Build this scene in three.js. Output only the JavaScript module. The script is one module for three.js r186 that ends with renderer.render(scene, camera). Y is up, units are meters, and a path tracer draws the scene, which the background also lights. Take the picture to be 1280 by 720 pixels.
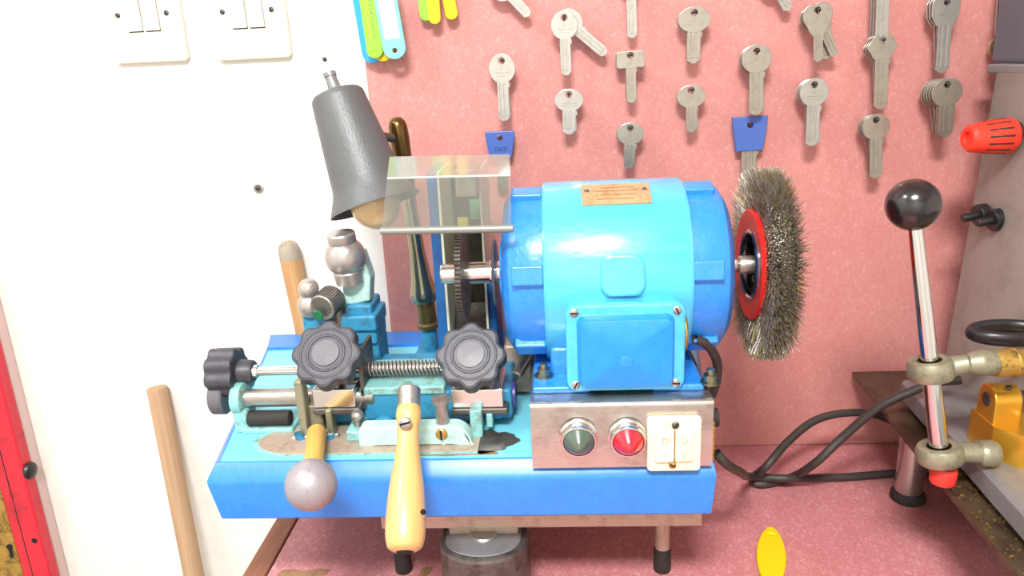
import * as THREE from 'three';
import { RoundedBoxGeometry } from 'three/addons/geometries/RoundedBoxGeometry.js';
import { mergeGeometries, toCreasedNormals as creasedAtUnitScale } from 'three/addons/utils/BufferGeometryUtils.js';
import { FontLoader } from 'three/addons/loaders/FontLoader.js';
import { TextGeometry } from 'three/addons/geometries/TextGeometry.js';
import { RectAreaLightUniformsLib } from 'three/addons/lights/RectAreaLightUniformsLib.js';

// ---------------------------------------------------------------- camera, light, exposure
RectAreaLightUniformsLib.init();
const scene = new THREE.Scene();
const V = (x, y, z) => new THREE.Vector3(x, y, z);
const FPX = 950;                                             // focal length in pixels of the 1280x720 frame
const CAM = V(0, 0.492, 0.9);
const Dn = V(150, 3180, FPX).normalize();                    // world down in image axes (x right, y down, z forward)
const Fw = (() => { const x = 50, z = FPX; return V(x, -(x * Dn.x + z * Dn.z) / Dn.y, z).normalize(); })();
const Rt = Dn.clone().cross(Fw);
const camera = new THREE.PerspectiveCamera(2 * Math.atan(360 / FPX) * 180 / Math.PI, 1280 / 720, 0.02, 30);
camera.position.copy(CAM);
camera.quaternion.setFromRotationMatrix(new THREE.Matrix4().makeBasis(
  V(Rt.x, -Dn.x, -Fw.x), V(-Rt.y, Dn.y, Fw.y), V(-Rt.z, Dn.z, Fw.z)));
camera.updateMatrixWorld(true);

const renderer = new THREE.WebGLRenderer({ antialias: true });
renderer.toneMapping = THREE.LinearToneMapping;
renderer.toneMappingExposure = 1.4;
renderer.shadowMap.enabled = true;

const LIGHT = { x: -0.1, y: 1.5, z: 1.42, w: 0.44, d: 0.26, power: 118 };
const lampLight = new THREE.RectAreaLight(new THREE.Color(1, 0.985, 0.96), LIGHT.power, LIGHT.w, LIGHT.d);
lampLight.position.set(LIGHT.x, LIGHT.y - 0.006, LIGHT.z);
lampLight.rotation.x = -Math.PI / 2;
lampLight.castShadow = true;
scene.add(lampLight);
const LIGHT2 = { x: -0.95, y: 1.5, z: 0.75, w: 0.3, d: 0.3, power: 26 };  // added fill panel to brighten the left side, no such fixture known
const fillLight = new THREE.RectAreaLight(new THREE.Color(0.97, 0.985, 1), LIGHT2.power, LIGHT2.w, LIGHT2.d);
fillLight.position.set(LIGHT2.x, LIGHT2.y - 0.006, LIGHT2.z);
fillLight.rotation.x = -Math.PI / 2;
fillLight.castShadow = true;
scene.add(fillLight);

// ---------------------------------------------------------------- pixel -> place
const rayOf = (u, v) => { const r = V(u - 640, v - 360, FPX); return V(r.dot(Rt), -r.dot(Dn), -r.dot(Fw)); };
const P = (u, v, z) => { const d = rayOf(u, v); return CAM.clone().addScaledVector(d, (z - CAM.z) / d.z); };
const PY = (u, v, y) => { const d = rayOf(u, v); return CAM.clone().addScaledVector(d, (y - CAM.y) / d.y); };
const PX = (u, v, x) => { const d = rayOf(u, v); return CAM.clone().addScaledVector(d, (x - CAM.x) / d.x); };
const S = (u, v, z) => (z - CAM.z) / rayOf(u, v).z;          // metres per pixel there

// ---------------------------------------------------------------- textures
let seed = 12345;
const rnd = () => { seed = (seed * 1664525 + 1013904223) >>> 0; return seed / 4294967296; };
const rr = (a, b) => a + (b - a) * rnd();
function lattice(n) { const a = new Float32Array(n * n); for (let i = 0; i < a.length; i++) a[i] = rnd(); return a; }
function noiseField(size, fx, fy) {
  const n = 64, L = lattice(n), out = new Float32Array(size * size), sm = t => t * t * (3 - 2 * t);
  for (let y = 0; y < size; y++) for (let x = 0; x < size; x++) {
    const gx = x / size * fx, gy = y / size * fy, x0 = Math.floor(gx), y0 = Math.floor(gy), tx = sm(gx - x0), ty = sm(gy - y0);
    const g = (i, j) => L[((j % fy + fy) % fy % n) * n + ((i % fx + fx) % fx % n)];
    out[y * size + x] = (g(x0, y0) * (1 - tx) + g(x0 + 1, y0) * tx) * (1 - ty) + (g(x0, y0 + 1) * (1 - tx) + g(x0 + 1, y0 + 1) * tx) * ty;
  }
  return out;
}
function tex(size, fn, colour = true, period = 0.25) {
  const d = new Uint8Array(size * size * 4);
  for (let y = 0; y < size; y++) for (let x = 0; x < size; x++) {
    const c = fn(x, y, y * size + x), i = (y * size + x) * 4;
    for (let k = 0; k < 3; k++) d[i + k] = Math.max(0, Math.min(255, Array.isArray(c) ? c[k] : c));
    d[i + 3] = 255;
  }
  const t = new THREE.DataTexture(d, size, size);
  t.magFilter = THREE.LinearFilter; t.minFilter = THREE.LinearMipmapLinearFilter; t.generateMipmaps = true;
  t.wrapS = t.wrapT = THREE.RepeatWrapping; if (colour) t.colorSpace = THREE.SRGBColorSpace;
  t.repeat.set(1 / period, 1 / period); t.needsUpdate = true; return t;
}
const mixc = (a, b, t) => [a[0] + (b[0] - a[0]) * t, a[1] + (b[1] - a[1]) * t, a[2] + (b[2] - a[2]) * t];
const N = 512;
const nA = noiseField(N, 60, 60), nB = noiseField(N, 24, 24), nC = noiseField(N, 7, 7), nD = noiseField(N, 13, 13);
// mottled pink laminate
function laminate(base, lightC, darkC) {
  return tex(N, (x, y, i) => {
    const s = rnd();
    let c = mixc(base, darkC, 0.22 * nB[i] + 0.18 * nA[i]);
    c = mixc(c, lightC, Math.pow(nA[i], 3) * 0.75 + (s > 0.93 ? 0.4 : 0));
    c = mixc(c, darkC, Math.max(0, nC[i] - 0.6) * 0.5);
    return c;
  }, true, 0.13);
}
const texBoard = laminate([200, 134, 129], [214, 160, 154], [188, 112, 108]);
const texTable = laminate([190, 122, 125], [222, 172, 173], [172, 96, 101]);
function dirty(base, dirt, amount, thr = 0.55, period = 0.25) {
  return tex(N, (x, y, i) => {
    const m = nC[i] * 0.45 + nB[i] * 0.3 + nA[i] * 0.25;
    let c = mixc(base, dirt, Math.max(0, Math.min(1, (m - thr) * 3.2)) * amount);
    return mixc(c, [255, 255, 255], (nA[i] - 0.5) * 0.06);
  }, true, period);
}
const streak = noiseField(N, 4, 60), streak2 = noiseField(N, 2, 62);
function woodTex(a, b, period = 0.12) { return tex(N, (x, y, i) => mixc(a, b, 0.55 * streak[(x * N + y) % (N * N)] + 0.35 * nC[i] + 0.1 * nA[i]), true, period); }
const bumpFine = tex(N, (x, y, i) => 255 * (0.6 * nA[i] + 0.4 * nB[i]), false, 0.06);
const bumpWave = tex(N, (x, y, i) => 255 * (0.7 * nB[i] + 0.3 * nA[i]), false, 0.16);
const brushed = tex(N, (x, y, i) => 110 + 90 * streak[i] + 30 * nC[i], false, 0.08);

// ---------------------------------------------------------------- materials
const std = o => new THREE.MeshStandardMaterial(o);
const phy = o => new THREE.MeshPhysicalMaterial(o);
const M = {
  wall: std({ map: tex(N, (x, y, i) => mixc([238, 236, 230], [228, 226, 220], nB[i] * 0.6 + nA[i] * 0.4), true, 0.5), roughness: 0.85 }),
  ceiling: std({ color: '#e8e6e2', roughness: 0.9 }),
  floor: std({ color: '#8d8378', roughness: 0.7 }),
  board: std({ map: texBoard, roughness: 0.55, bumpMap: bumpFine, bumpScale: 0.0002 }),
  table: std({ map: texTable, roughness: 0.42, bumpMap: bumpFine, bumpScale: 0.0002 }),
  trimWood: std({ map: woodTex([150, 96, 72], [118, 72, 52]), roughness: 0.55 }),
  frame: std({ color: '#d6bcb8', roughness: 0.6 }),
  red: std({ map: dirty([206, 36, 56], [120, 20, 30], 0.5, 0.58), roughness: 0.4 }),
  brassOld: std({ map: dirty([196, 160, 84], [104, 84, 44], 0.8, 0.48, 0.05), roughness: 0.4, metalness: 0.8 }),
  brass: std({ color: '#c9a25a', roughness: 0.3, metalness: 0.9 }),
  plasticCream: std({ color: '#efe6d2', roughness: 0.4 }),
  plasticWhite: std({ color: '#e9ece8', roughness: 0.35 }),
  creamPlate: std({ map: dirty([240, 226, 192], [206, 184, 140], 0.4, 0.6, 0.1), roughness: 0.4 }),
  black: std({ color: '#1c1b1e', roughness: 0.35 }),
  blackHole: std({ color: '#0d0c0c', roughness: 0.9 }),
  bakelite: std({ map: dirty([58, 58, 66], [76, 75, 82], 0.5, 0.5, 0.08), roughness: 0.44, bumpMap: bumpFine, bumpScale: 0.0001 }),
  knobCap: std({ map: dirty([92, 92, 99], [74, 74, 82], 0.5, 0.5, 0.05), roughness: 0.42 }),
  rubber: std({ color: '#26221f', roughness: 0.75 }),
  cable: std({ color: '#39332f', roughness: 0.5 }),
  ballBlack: phy({ color: '#141214', roughness: 0.22, clearcoat: 0.6, clearcoatRoughness: 0.15 }),
  nutSatin: std({ color: '#b4b0ac', roughness: 0.3, metalness: 0.72 }),
  steel: std({ color: '#b9b6b0', roughness: 0.32, metalness: 0.95, roughnessMap: brushed }),
  chrome: std({ color: '#dcdcdc', roughness: 0.1, metalness: 1 }),
  polished: std({ color: '#ebe9e6', roughness: 0.16, metalness: 1 }),
  satin: std({ map: dirty([176, 172, 166], [140, 132, 122], 0.6, 0.5, 0.06), roughness: 0.36, metalness: 0.85 }),
  sheet: std({ map: dirty([196, 190, 184], [160, 146, 136], 0.55, 0.5, 0.12), roughness: 0.38, metalness: 0.9, roughnessMap: brushed }),
  darkSteel: std({ map: dirty([104, 100, 96], [66, 60, 54], 0.7, 0.5, 0.08), roughness: 0.48, metalness: 0.7 }),
  oily: std({ map: dirty([74, 68, 62], [40, 34, 30], 0.8, 0.5, 0.06), roughness: 0.45, metalness: 0.5 }),
  bareWorn: std({ map: dirty([182, 164, 148], [144, 124, 106], 0.6, 0.5, 0.06), roughness: 0.45, metalness: 0.35 }),
  greenSteel: std({ map: dirty([150, 148, 126], [112, 108, 86], 0.7, 0.48, 0.06), roughness: 0.4, metalness: 0.55 }),
  blueBase: phy({ map: dirty([40, 122, 208], [34, 104, 186], 0.35, 0.55, 0.2), roughness: 0.38, clearcoat: 0.25, clearcoatRoughness: 0.3 }),
  blueTop: phy({ map: dirty([112, 196, 216], [112, 140, 134], 0.4, 0.72, 0.16), roughness: 0.4, clearcoat: 0.2, clearcoatRoughness: 0.3 }),
  motorLight: phy({ map: tex(N, (x, y, i) => mixc([62, 172, 220], [74, 184, 226], nB[i]), true, 0.2), roughness: 0.36, clearcoat: 1, clearcoatRoughness: 0.14, bumpMap: bumpWave, bumpScale: 0.0005 }),
  motorBlue: phy({ map: dirty([40, 132, 222], [76, 136, 206], 0.4, 0.6, 0.14), roughness: 0.36, clearcoat: 0.4, clearcoatRoughness: 0.2, bumpMap: bumpWave, bumpScale: 0.0005 }),
  coverBlue: phy({ map: tex(N, (x, y, i) => mixc([16, 128, 226], [30, 136, 226], nB[i]), true, 0.2), roughness: 0.4, clearcoat: 0.3, clearcoatRoughness: 0.25, bumpMap: bumpWave, bumpScale: 0.0004 }),
  teal: std({ map: dirty([128, 186, 186], [104, 108, 92], 0.75, 0.52, 0.07), roughness: 0.45 }),
  tealBlue: std({ map: dirty([50, 136, 176], [44, 84, 104], 0.8, 0.52, 0.07), roughness: 0.45 }),
  tealPale: std({ map: dirty([174, 210, 204], [136, 158, 148], 0.5, 0.56, 0.06), roughness: 0.45 }),
  postBlue: std({ map: dirty([22, 96, 168], [16, 60, 110], 0.5, 0.52, 0.1), roughness: 0.45 }),
  creamEdge: std({ color: '#d9d5c2', roughness: 0.5 }),
  navy: std({ color: '#35347e', roughness: 0.4 }),
  lampGrey: std({ color: '#5c5f61', roughness: 0.45, metalness: 0.2, bumpMap: bumpFine, bumpScale: 0.00022 }),
  lampInside: std({ color: '#cfcabf', roughness: 0.5 }),
  bulb: phy({ color: '#dfc08f', roughness: 0.18, clearcoat: 0.6, clearcoatRoughness: 0.1 }),
  bronze: std({ color: '#6f5733', roughness: 0.25, metalness: 0.9 }),
  oliveChrome: std({ color: '#9b9a84', roughness: 0.18, metalness: 0.95 }),
  oliveBrass: std({ map: dirty([112, 96, 58], [70, 60, 36], 0.7, 0.5, 0.05), roughness: 0.4, metalness: 0.7 }),
  stick: std({ map: woodTex([204, 160, 112], [172, 124, 80]), roughness: 0.6 }),
  stickPale: std({ map: woodTex([184, 154, 122], [156, 124, 94]), roughness: 0.65 }),
  stickCap: std({ map: dirty([160, 148, 134], [120, 106, 92], 0.6, 0.5, 0.04), roughness: 0.7 }),
  handleWood: phy({ map: woodTex([212, 178, 116], [194, 154, 92], 0.09), roughness: 0.36, clearcoat: 0.45, clearcoatRoughness: 0.25 }),
  handleNeck: std({ map: woodTex([210, 174, 92], [190, 148, 68], 0.05), roughness: 0.5 }),
  ballGrey: std({ map: dirty([152, 147, 152], [112, 104, 108], 0.9, 0.64, 0.035), roughness: 0.42, metalness: 0.35 }),
  acrylic: phy({ color: '#e6e9e4', transmission: 0.94, thickness: 0, roughness: 0.06, ior: 1.49 }),
  acrylicTop: phy({ color: '#dedcd4', transmission: 0.82, thickness: 0, roughness: 0.12, ior: 1.49 }),
  rodGrey: std({ color: '#83867f', roughness: 0.4, metalness: 0.3 }),
  nickel: std({ map: dirty([184, 182, 177], [160, 156, 148], 0.5, 0.5, 0.03), roughness: 0.32, metalness: 0.8 }),
  nickelDark: std({ map: dirty([172, 167, 156], [146, 140, 128], 0.5, 0.5, 0.03), roughness: 0.32, metalness: 0.8 }),
  nickelBrass: std({ color: '#c4a878', roughness: 0.36, metalness: 0.75 }),
  pin: std({ color: '#4a4440', roughness: 0.4, metalness: 0.7 }),
  keyInk: std({ color: '#2a3a78', roughness: 0.5 }),
  keyBlue: std({ color: '#4462ae', roughness: 0.4 }),
  tagBlue: std({ color: '#2a9fe0', roughness: 0.35 }),
  tagGreen: std({ color: '#8fdc3c', roughness: 0.35 }),
  tagCyan: std({ color: '#7fdfe6', roughness: 0.35 }),
  tagYellow: std({ color: '#f2c800', roughness: 0.35 }),
  tagPaper: std({ color: '#f2f1ea', roughness: 0.6 }),
  inkOrange: std({ color: '#d98a4a', roughness: 0.6 }),
  inkGreen: std({ color: '#6b9a5a', roughness: 0.6 }),
  lensGreen: phy({ color: '#44564a', roughness: 0.25, clearcoat: 0.6, clearcoatRoughness: 0.12 }),
  lensRed: phy({ color: '#c01a2c', roughness: 0.22, clearcoat: 0.7, clearcoatRoughness: 0.1 }),
  nameplate: std({ map: dirty([192, 164, 126], [160, 128, 92], 0.7, 0.5, 0.05), roughness: 0.42, metalness: 0.35 }),
  nameplateInk: std({ color: '#9b7448', roughness: 0.5, metalness: 0.3 }),
  redFlange: std({ color: '#e0241c', roughness: 0.32 }),
  wire: std({ color: '#ffffff', roughness: 0.35, metalness: 0.85 }),
  wireCore: std({ color: '#4a4238', roughness: 0.6, metalness: 0.5 }),
  greenDot: std({ color: '#0c6b42', roughness: 0.4 }),
  patchYellow: std({ color: '#c8b83c', roughness: 0.5 }),
  patchGreen: std({ color: '#5f9a72', roughness: 0.5 }),
  greyBody: std({ map: dirty([150, 142, 136], [126, 118, 112], 0.5, 0.5, 0.15), roughness: 0.5, metalness: 0.2 }),
  greySlab: std({ map: dirty([138, 138, 141], [116, 114, 112], 0.5, 0.52, 0.1), roughness: 0.45, metalness: 0.4 }),
  greyHead: std({ color: '#5c5c66', roughness: 0.45 }),
  greyCap: std({ color: '#5d6a7c', roughness: 0.4 }),
  darkPlate: std({ map: dirty([92, 76, 58], [58, 46, 34], 0.8, 0.48, 0.09), roughness: 0.32, metalness: 0.45 }),
  gold: std({ color: '#d6a338', roughness: 0.28, metalness: 0.7 }),
  redKnob: std({ color: '#ee3a26', roughness: 0.4 }),
  redPlug: std({ color: '#e0392f', roughness: 0.45 }),
  shaving: std({ color: '#d8b25c', roughness: 0.3, metalness: 0.9 }),
  stain: std({ map: dirty([150, 112, 84], [110, 80, 56], 0.8, 0.48, 0.04), roughness: 0.6 }),
  diffuser: std({ color: '#ffffff', emissive: '#fffaf0', emissiveIntensity: 4, roughness: 0.6 }),
};

// ---------------------------------------------------------------- builders
const toCreasedNormals = (g, a) => { g.scale(2000, 2000, 2000); g = creasedAtUnitScale(g, a); g.scale(0.0005, 0.0005, 0.0005); return g; };   // the addon matches points to 0.01 units
const used = {};
function numbered(n) { if (!(n in used)) { used[n] = 0; return n; } used[n]++; return `${n}_${String(used[n]).padStart(3, '0')}`; }
function boxUV(g) {                                           // uv in metres, by the dominant axis of each face
  if (g.userData.keepUV) return g;
  g = g.index ? g.toNonIndexed() : g;
  const p = g.attributes.position, uv = new Float32Array(p.count * 2), a = V(), b = V(), c = V(), n = V();
  for (let i = 0; i < p.count; i += 3) {
    a.fromBufferAttribute(p, i); b.fromBufferAttribute(p, i + 1); c.fromBufferAttribute(p, i + 2);
    n.copy(b).sub(a).cross(c.clone().sub(a)); const ax = Math.abs(n.x), ay = Math.abs(n.y), az = Math.abs(n.z);
    [a, b, c].forEach((q, k) => {
      const [s, t] = az >= ax && az >= ay ? [q.x, q.y] : ay >= ax ? [q.x, q.z] : [q.z, q.y];
      uv[(i + k) * 2] = s; uv[(i + k) * 2 + 1] = t;
    });
  }
  g.setAttribute('uv', new THREE.BufferAttribute(uv, 2)); return g;
}
const origin = o => { const p = V(); for (let q = o; q && q !== scene; q = q.parent) p.add(q.position); return p; };
// geometry given in world coordinates; the mesh is moved into its parent's frame
function part(name, geo, mat, parent, label) {
  let g = Array.isArray(geo) ? merge(geo) : geo;
  g = boxUV(g);
  const o = origin(parent); g.translate(-o.x, -o.y, -o.z);
  const m = new THREE.Mesh(g, mat); m.name = name; m.castShadow = m.receiveShadow = true;
  if (label) m.userData.label = label;
  parent.add(m); return m;
}
function smooth(profile, n = 40) { const c = new THREE.CatmullRomCurve3(profile.map(([r, h]) => V(r, h, 0)), false, 'centripetal'); return c.getPoints(n).map(q => [Math.max(0, q.x), q.y]); }
function merge(list) {
  return mergeGeometries(list.map(g => { const q = g.index ? g.toNonIndexed() : g; for (const k of Object.keys(q.attributes)) if (k !== 'position' && k !== 'normal') q.deleteAttribute(k); return q; }));
}
function thing(name, label, category, pos = V(0, 0, 0), group) {
  const g = new THREE.Group(); g.name = numbered(name); g.position.copy(pos); g.userData = { label, category };
  if (group) g.userData.group = group; scene.add(g); return g;
}
function solo(name, geo, mat, label, category, group) {
  let g = boxUV(Array.isArray(geo) ? merge(geo) : geo);
  g.computeBoundingBox(); const c = g.boundingBox.getCenter(V()); c.y = g.boundingBox.min.y; g.translate(-c.x, -c.y, -c.z);
  const m = new THREE.Mesh(g, mat); m.name = numbered(name); m.position.copy(c); m.castShadow = m.receiveShadow = true;
  m.userData = { label, category }; if (group) m.userData.group = group; scene.add(m); return m;
}
function struct(name, geo, mat, label) {
  const m = new THREE.Mesh(boxUV(Array.isArray(geo) ? merge(geo) : geo), mat); m.name = name; m.userData = { kind: 'structure', label, category: name.split('_')[0] };
  m.castShadow = m.receiveShadow = true; scene.add(m); return m;
}
const rbox = (x0, x1, y0, y1, z0, z1, r = 0.002, s = 2) => { r = Math.min(r, (x1 - x0) / 2.02, (y1 - y0) / 2.02, (z1 - z0) / 2.02); const g = new RoundedBoxGeometry(x1 - x0, y1 - y0, z1 - z0, s, r); g.translate((x0 + x1) / 2, (y0 + y1) / 2, (z0 + z1) / 2); return g; };
const box = (x0, x1, y0, y1, z0, z1) => { const g = new THREE.BoxGeometry(x1 - x0, y1 - y0, z1 - z0); g.translate((x0 + x1) / 2, (y0 + y1) / 2, (z0 + z1) / 2); return g; };
function orient(g, at, dir) { g.applyQuaternion(new THREE.Quaternion().setFromUnitVectors(V(0, 1, 0), dir.clone().normalize())); g.translate(at.x, at.y, at.z); return g; }
// lathe: profile [[radius, height], ...] raised from point at along dir
function lathe(profile, at, dir, seg = 40, crease = 0.6) {
  let g = new THREE.LatheGeometry(profile.map(([r, h]) => new THREE.Vector2(Math.max(r, 0.00001), h)), seg);
  let rm = 0, len = 0; profile.forEach(([r, h], i) => { rm = Math.max(rm, r); if (i) len += Math.hypot(r - profile[i - 1][0], h - profile[i - 1][1]); });
  const uv = g.attributes.uv; for (let i = 0; i < uv.count; i++) uv.setXY(i, uv.getX(i) * Math.PI * 2 * rm, uv.getY(i) * len);
  g = toCreasedNormals(g.index ? g.toNonIndexed() : g, crease); g.userData.keepUV = true; return orient(g, at, dir);
}
// a solid rod with slightly eased ends
function rod(a, b, r0, r1 = r0, seg = 28) {
  const d = b.clone().sub(a), L = d.length(), e = Math.min(0.0012, r0 * 0.2, r1 * 0.2, L * 0.2);
  return lathe([[0, 0], [r0 - e, 0], [r0, e], [r1, L - e], [r1 - e, L], [0, L]], a, d, seg);
}
const ball = (c, r, sx = 1, sy = 1, sz = 1) => { const g = new THREE.SphereGeometry(r, 40, 28); g.scale(sx, sy, sz); g.translate(c.x, c.y, c.z); return g; };
function tube(pts, r, seg = 80, rs = 12) { return new THREE.TubeGeometry(new THREE.CatmullRomCurve3(pts), seg, r, rs, false); }
function extrude(shape, depth, bevel = 0.0004, cs = 16) {
  return new THREE.ExtrudeGeometry(shape, { depth: Math.max(1e-4, depth - 2 * bevel), bevelEnabled: bevel > 0, bevelSize: bevel, bevelThickness: bevel, bevelSegments: 2, bevelOffset: -bevel, curveSegments: cs }).translate(0, 0, bevel);
}
function poly(pts) { const s = new THREE.Shape(); pts.forEach(([x, y], i) => i ? s.lineTo(x, y) : s.moveTo(x, y)); s.closePath(); return s; }
function rrect(w, h, r, cx = 0, cy = 0) {
  const s = new THREE.Shape(), x = cx - w / 2, y = cy - h / 2;
  s.moveTo(x + r, y); s.lineTo(x + w - r, y); s.absarc(x + w - r, y + r, r, -Math.PI / 2, 0); s.lineTo(x + w, y + h - r); s.absarc(x + w - r, y + h - r, r, 0, Math.PI / 2);
  s.lineTo(x + r, y + h); s.absarc(x + r, y + h - r, r, Math.PI / 2, Math.PI); s.lineTo(x, y + r); s.absarc(x + r, y + r, r, Math.PI, 1.5 * Math.PI); return s;
}
function circleHole(x, y, r) { const p = new THREE.Path(); p.absarc(x, y, r, 0, Math.PI * 2, true); return p; }
// horizontal prism lofted through loops [{y, pts:[[x,z],...]}], wound alike
function loftLoops(loops, capTop = true, capBottom = true) {
  const pos = []; const n = loops[0].pts.length;
  const q = (l, i) => [loops[l].pts[i % n][0], loops[l].y, loops[l].pts[i % n][1]];
  for (let l = 0; l < loops.length - 1; l++) for (let i = 0; i < n; i++) {
    const a = q(l, i), b = q(l, i + 1), c = q(l + 1, i + 1), d = q(l + 1, i); pos.push(...a, ...b, ...c, ...a, ...c, ...d);
  }
  const cap = (l, flip) => { for (let i = 1; i < n - 1; i++) { const t = [q(l, 0), q(l, i), q(l, i + 1)]; if (flip) t.reverse(); t.forEach(p => pos.push(...p)); } };
  if (capBottom) cap(0, true); if (capTop) cap(loops.length - 1, false);
  const g = new THREE.BufferGeometry(); g.setAttribute('position', new THREE.Float32BufferAttribute(pos, 3)); g.computeVertexNormals(); return g;
}
// slotted or cross-head screw head facing dir
function screwHead(c, dir, r, slot = 0.4) {
  const d = dir.clone().normalize(), head = lathe([[0, 0], [r, 0], [r, r * 0.3], [r * 0.7, r * 0.55], [0, r * 0.62]], c, d, 20);
  return head;
}
function slotBar(c, dir, r, ang = 0.5) {
  const g = new THREE.BoxGeometry(r * 1.7, r * 0.16, r * 0.34); g.rotateY(ang);
  return orient(g, c.clone().addScaledVector(dir.clone().normalize(), r * 0.58), dir);
}
function screw(name, c, dir, r, mat, parent, ang = 0.5) {
  const m = part(name, screwHead(c, dir, r), mat, parent); part('slot', slotBar(c, dir, r, ang), M.blackHole, m); return m;
}
const ZP = V(0, 0, 1), XP = V(1, 0, 0), XN = V(-1, 0, 0), YP = V(0, 1, 0), YN = V(0, -1, 0);

// ================================================================ the room
const RM = { x0: -1.35, x1: 1.5, y0: -0.85, y1: 1.52, z0: -0.012, z1: 2.3 };
struct('wall_back', box(RM.x0 - 0.1, RM.x1 + 0.1, RM.y0 - 0.1, RM.y1 + 0.1, RM.z0 - 0.1, RM.z0), M.wall, 'white painted wall behind the workbench');
struct('wall_left', box(RM.x0 - 0.1, RM.x0, RM.y0 - 0.1, RM.y1 + 0.1, RM.z0, RM.z1), M.wall, 'white side wall');
struct('wall_right', box(RM.x1, RM.x1 + 0.1, RM.y0 - 0.1, RM.y1 + 0.1, RM.z0, RM.z1), M.wall, 'white side wall');
struct('wall_front', box(RM.x0 - 0.1, RM.x1 + 0.1, RM.y0 - 0.1, RM.y1 + 0.1, RM.z1, RM.z1 + 0.1), M.wall, 'white wall facing the workbench');
struct('floor', box(RM.x0, RM.x1, RM.y0 - 0.1, RM.y0, RM.z0, RM.z1), M.floor, 'brown shop floor');
struct('ceiling', box(RM.x0, RM.x1, RM.y1, RM.y1 + 0.1, RM.z0, RM.z1), M.ceiling, 'white ceiling');
for (const [L, label] of [[LIGHT, 'long white ceiling light panel over the workbench'], [LIGHT2, 'square fill light panel added on the ceiling near the side wall']]) {
  const t = thing('ceiling_light', label, 'light', V(L.x, RM.y1, L.z));
  const f = 0.015, fr = [[-L.w / 2 - f, -L.w / 2, -L.d / 2 - f, L.d / 2 + f], [L.w / 2, L.w / 2 + f, -L.d / 2 - f, L.d / 2 + f], [-L.w / 2, L.w / 2, -L.d / 2 - f, -L.d / 2], [-L.w / 2, L.w / 2, L.d / 2, L.d / 2 + f]];
  part('frame', fr.map(([a, b, c, d]) => box(L.x + a, L.x + b, L.y - 0.004, RM.y1, L.z + c, L.z + d)), M.plasticWhite, t);
  part('diffuser', box(L.x - L.w / 2, L.x + L.w / 2, L.y, RM.y1, L.z - L.d / 2, L.z + L.d / 2), M.diffuser, t);
}
// pink backboard and workbench
const XB = P(470, 220, 0).x;                                  // left edge of the backboard
{
  const b = struct('wall_panel', rbox(XB, RM.x1 - 0.001, 0.0005, 1.25, RM.z0, 0, 0.001), M.board, 'mottled pink laminate backboard with rows of hanging keys');
}
const XT = PY(345, 650, 0).x, XTi = PY(371, 650, 0).x;
{
  const t = thing('workbench', 'workbench with a mottled pink laminate top and brown wooden edge strip', 'workbench', V(0.5, RM.y0, 0.35));
  part('tabletop', rbox(XTi + 0.0007, RM.x1 - 0.002, -0.03, 0, RM.z0 + 0.0005, 0.72, 0.0015), M.table, t);
  part('edge_strip', rbox(XT, XTi, -0.034, 0.0015, RM.z0 + 0.0005, 0.72, 0.002), M.trimWood, t, 'brown wooden edge strip');
  for (const [x, z] of [[XT + 0.05, 0.66], [XT + 0.05, 0.05], [RM.x1 - 0.06, 0.66], [RM.x1 - 0.06, 0.05]]) part('leg', rbox(x - 0.025, x + 0.025, RM.y0, -0.031, z - 0.025, z + 0.025, 0.003), M.trimWood, t);
  const patch = (pts, y = 0.0004) => { const q = pts.map(([u, v]) => PY(u, v, 0)); return extrude(poly(q.map(p => [p.x, -p.z])), y, 0).rotateX(-Math.PI / 2); };
  part('worn_patch', patch([[344, 722], [352, 713], [366, 712], [382, 714], [398, 711], [414, 712], [408, 718], [396, 722]].reverse()), M.stain, t, 'brown worn patch');
  part('worn_patch', patch([[523, 722], [526, 712], [533, 708], [541, 709], [538, 716], [531, 722]].reverse()), M.stain, t, 'brown worn patch');
}

// ================================================================ white wall: switches, screws, sticks, red door
function lightSwitch(u0, u1, vb, label) {
  const z = RM.z0, a = P(u0, vb, z), b = P(u1, vb - 4, z), w = b.x - a.x, cx = (a.x + b.x) / 2, y0 = (a.y + b.y) / 2, h = w, s = w / 92;
  const t = thing('light_switch', label, 'switch', V(cx, y0, z), 'light switches on the white wall');
  part('faceplate', extrude(rrect(w, h, w * 0.06), 0.009, 0.003).translate(cx, y0 + h / 2, z), M.plasticCream, t);
  const yc = y0 + h * 0.6;
  for (const k of [-1, 1]) {
    const x = cx + k * 10.5 * s;
    const well = part('rocker_well', box(x - 9.1 * s, x + 9.1 * s, yc - 20.6 * s, yc + 20.6 * s, z + 0.0088, z + 0.0093), M.blackHole, t);
    const g = new RoundedBoxGeometry(17.6 * s, 39.5 * s, 0.006, 2, 0.001); g.rotateX(0.09); g.translate(x, yc + 0.3 * s, z + 0.0105);
    part('rocker', g, M.plasticWhite, t, 'white rocker');
    screw('screw', V(cx + k * 29.5 * s, yc - 0.5 * s, z + 0.0088), ZP, 3.1 * s, M.darkSteel, t, 0.4 + k);
  }
}
lightSwitch(147, 239, 80, 'cream double light switch farther from the pink backboard');
lightSwitch(274, 367, 76, 'cream double light switch closer to the pink backboard');
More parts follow.
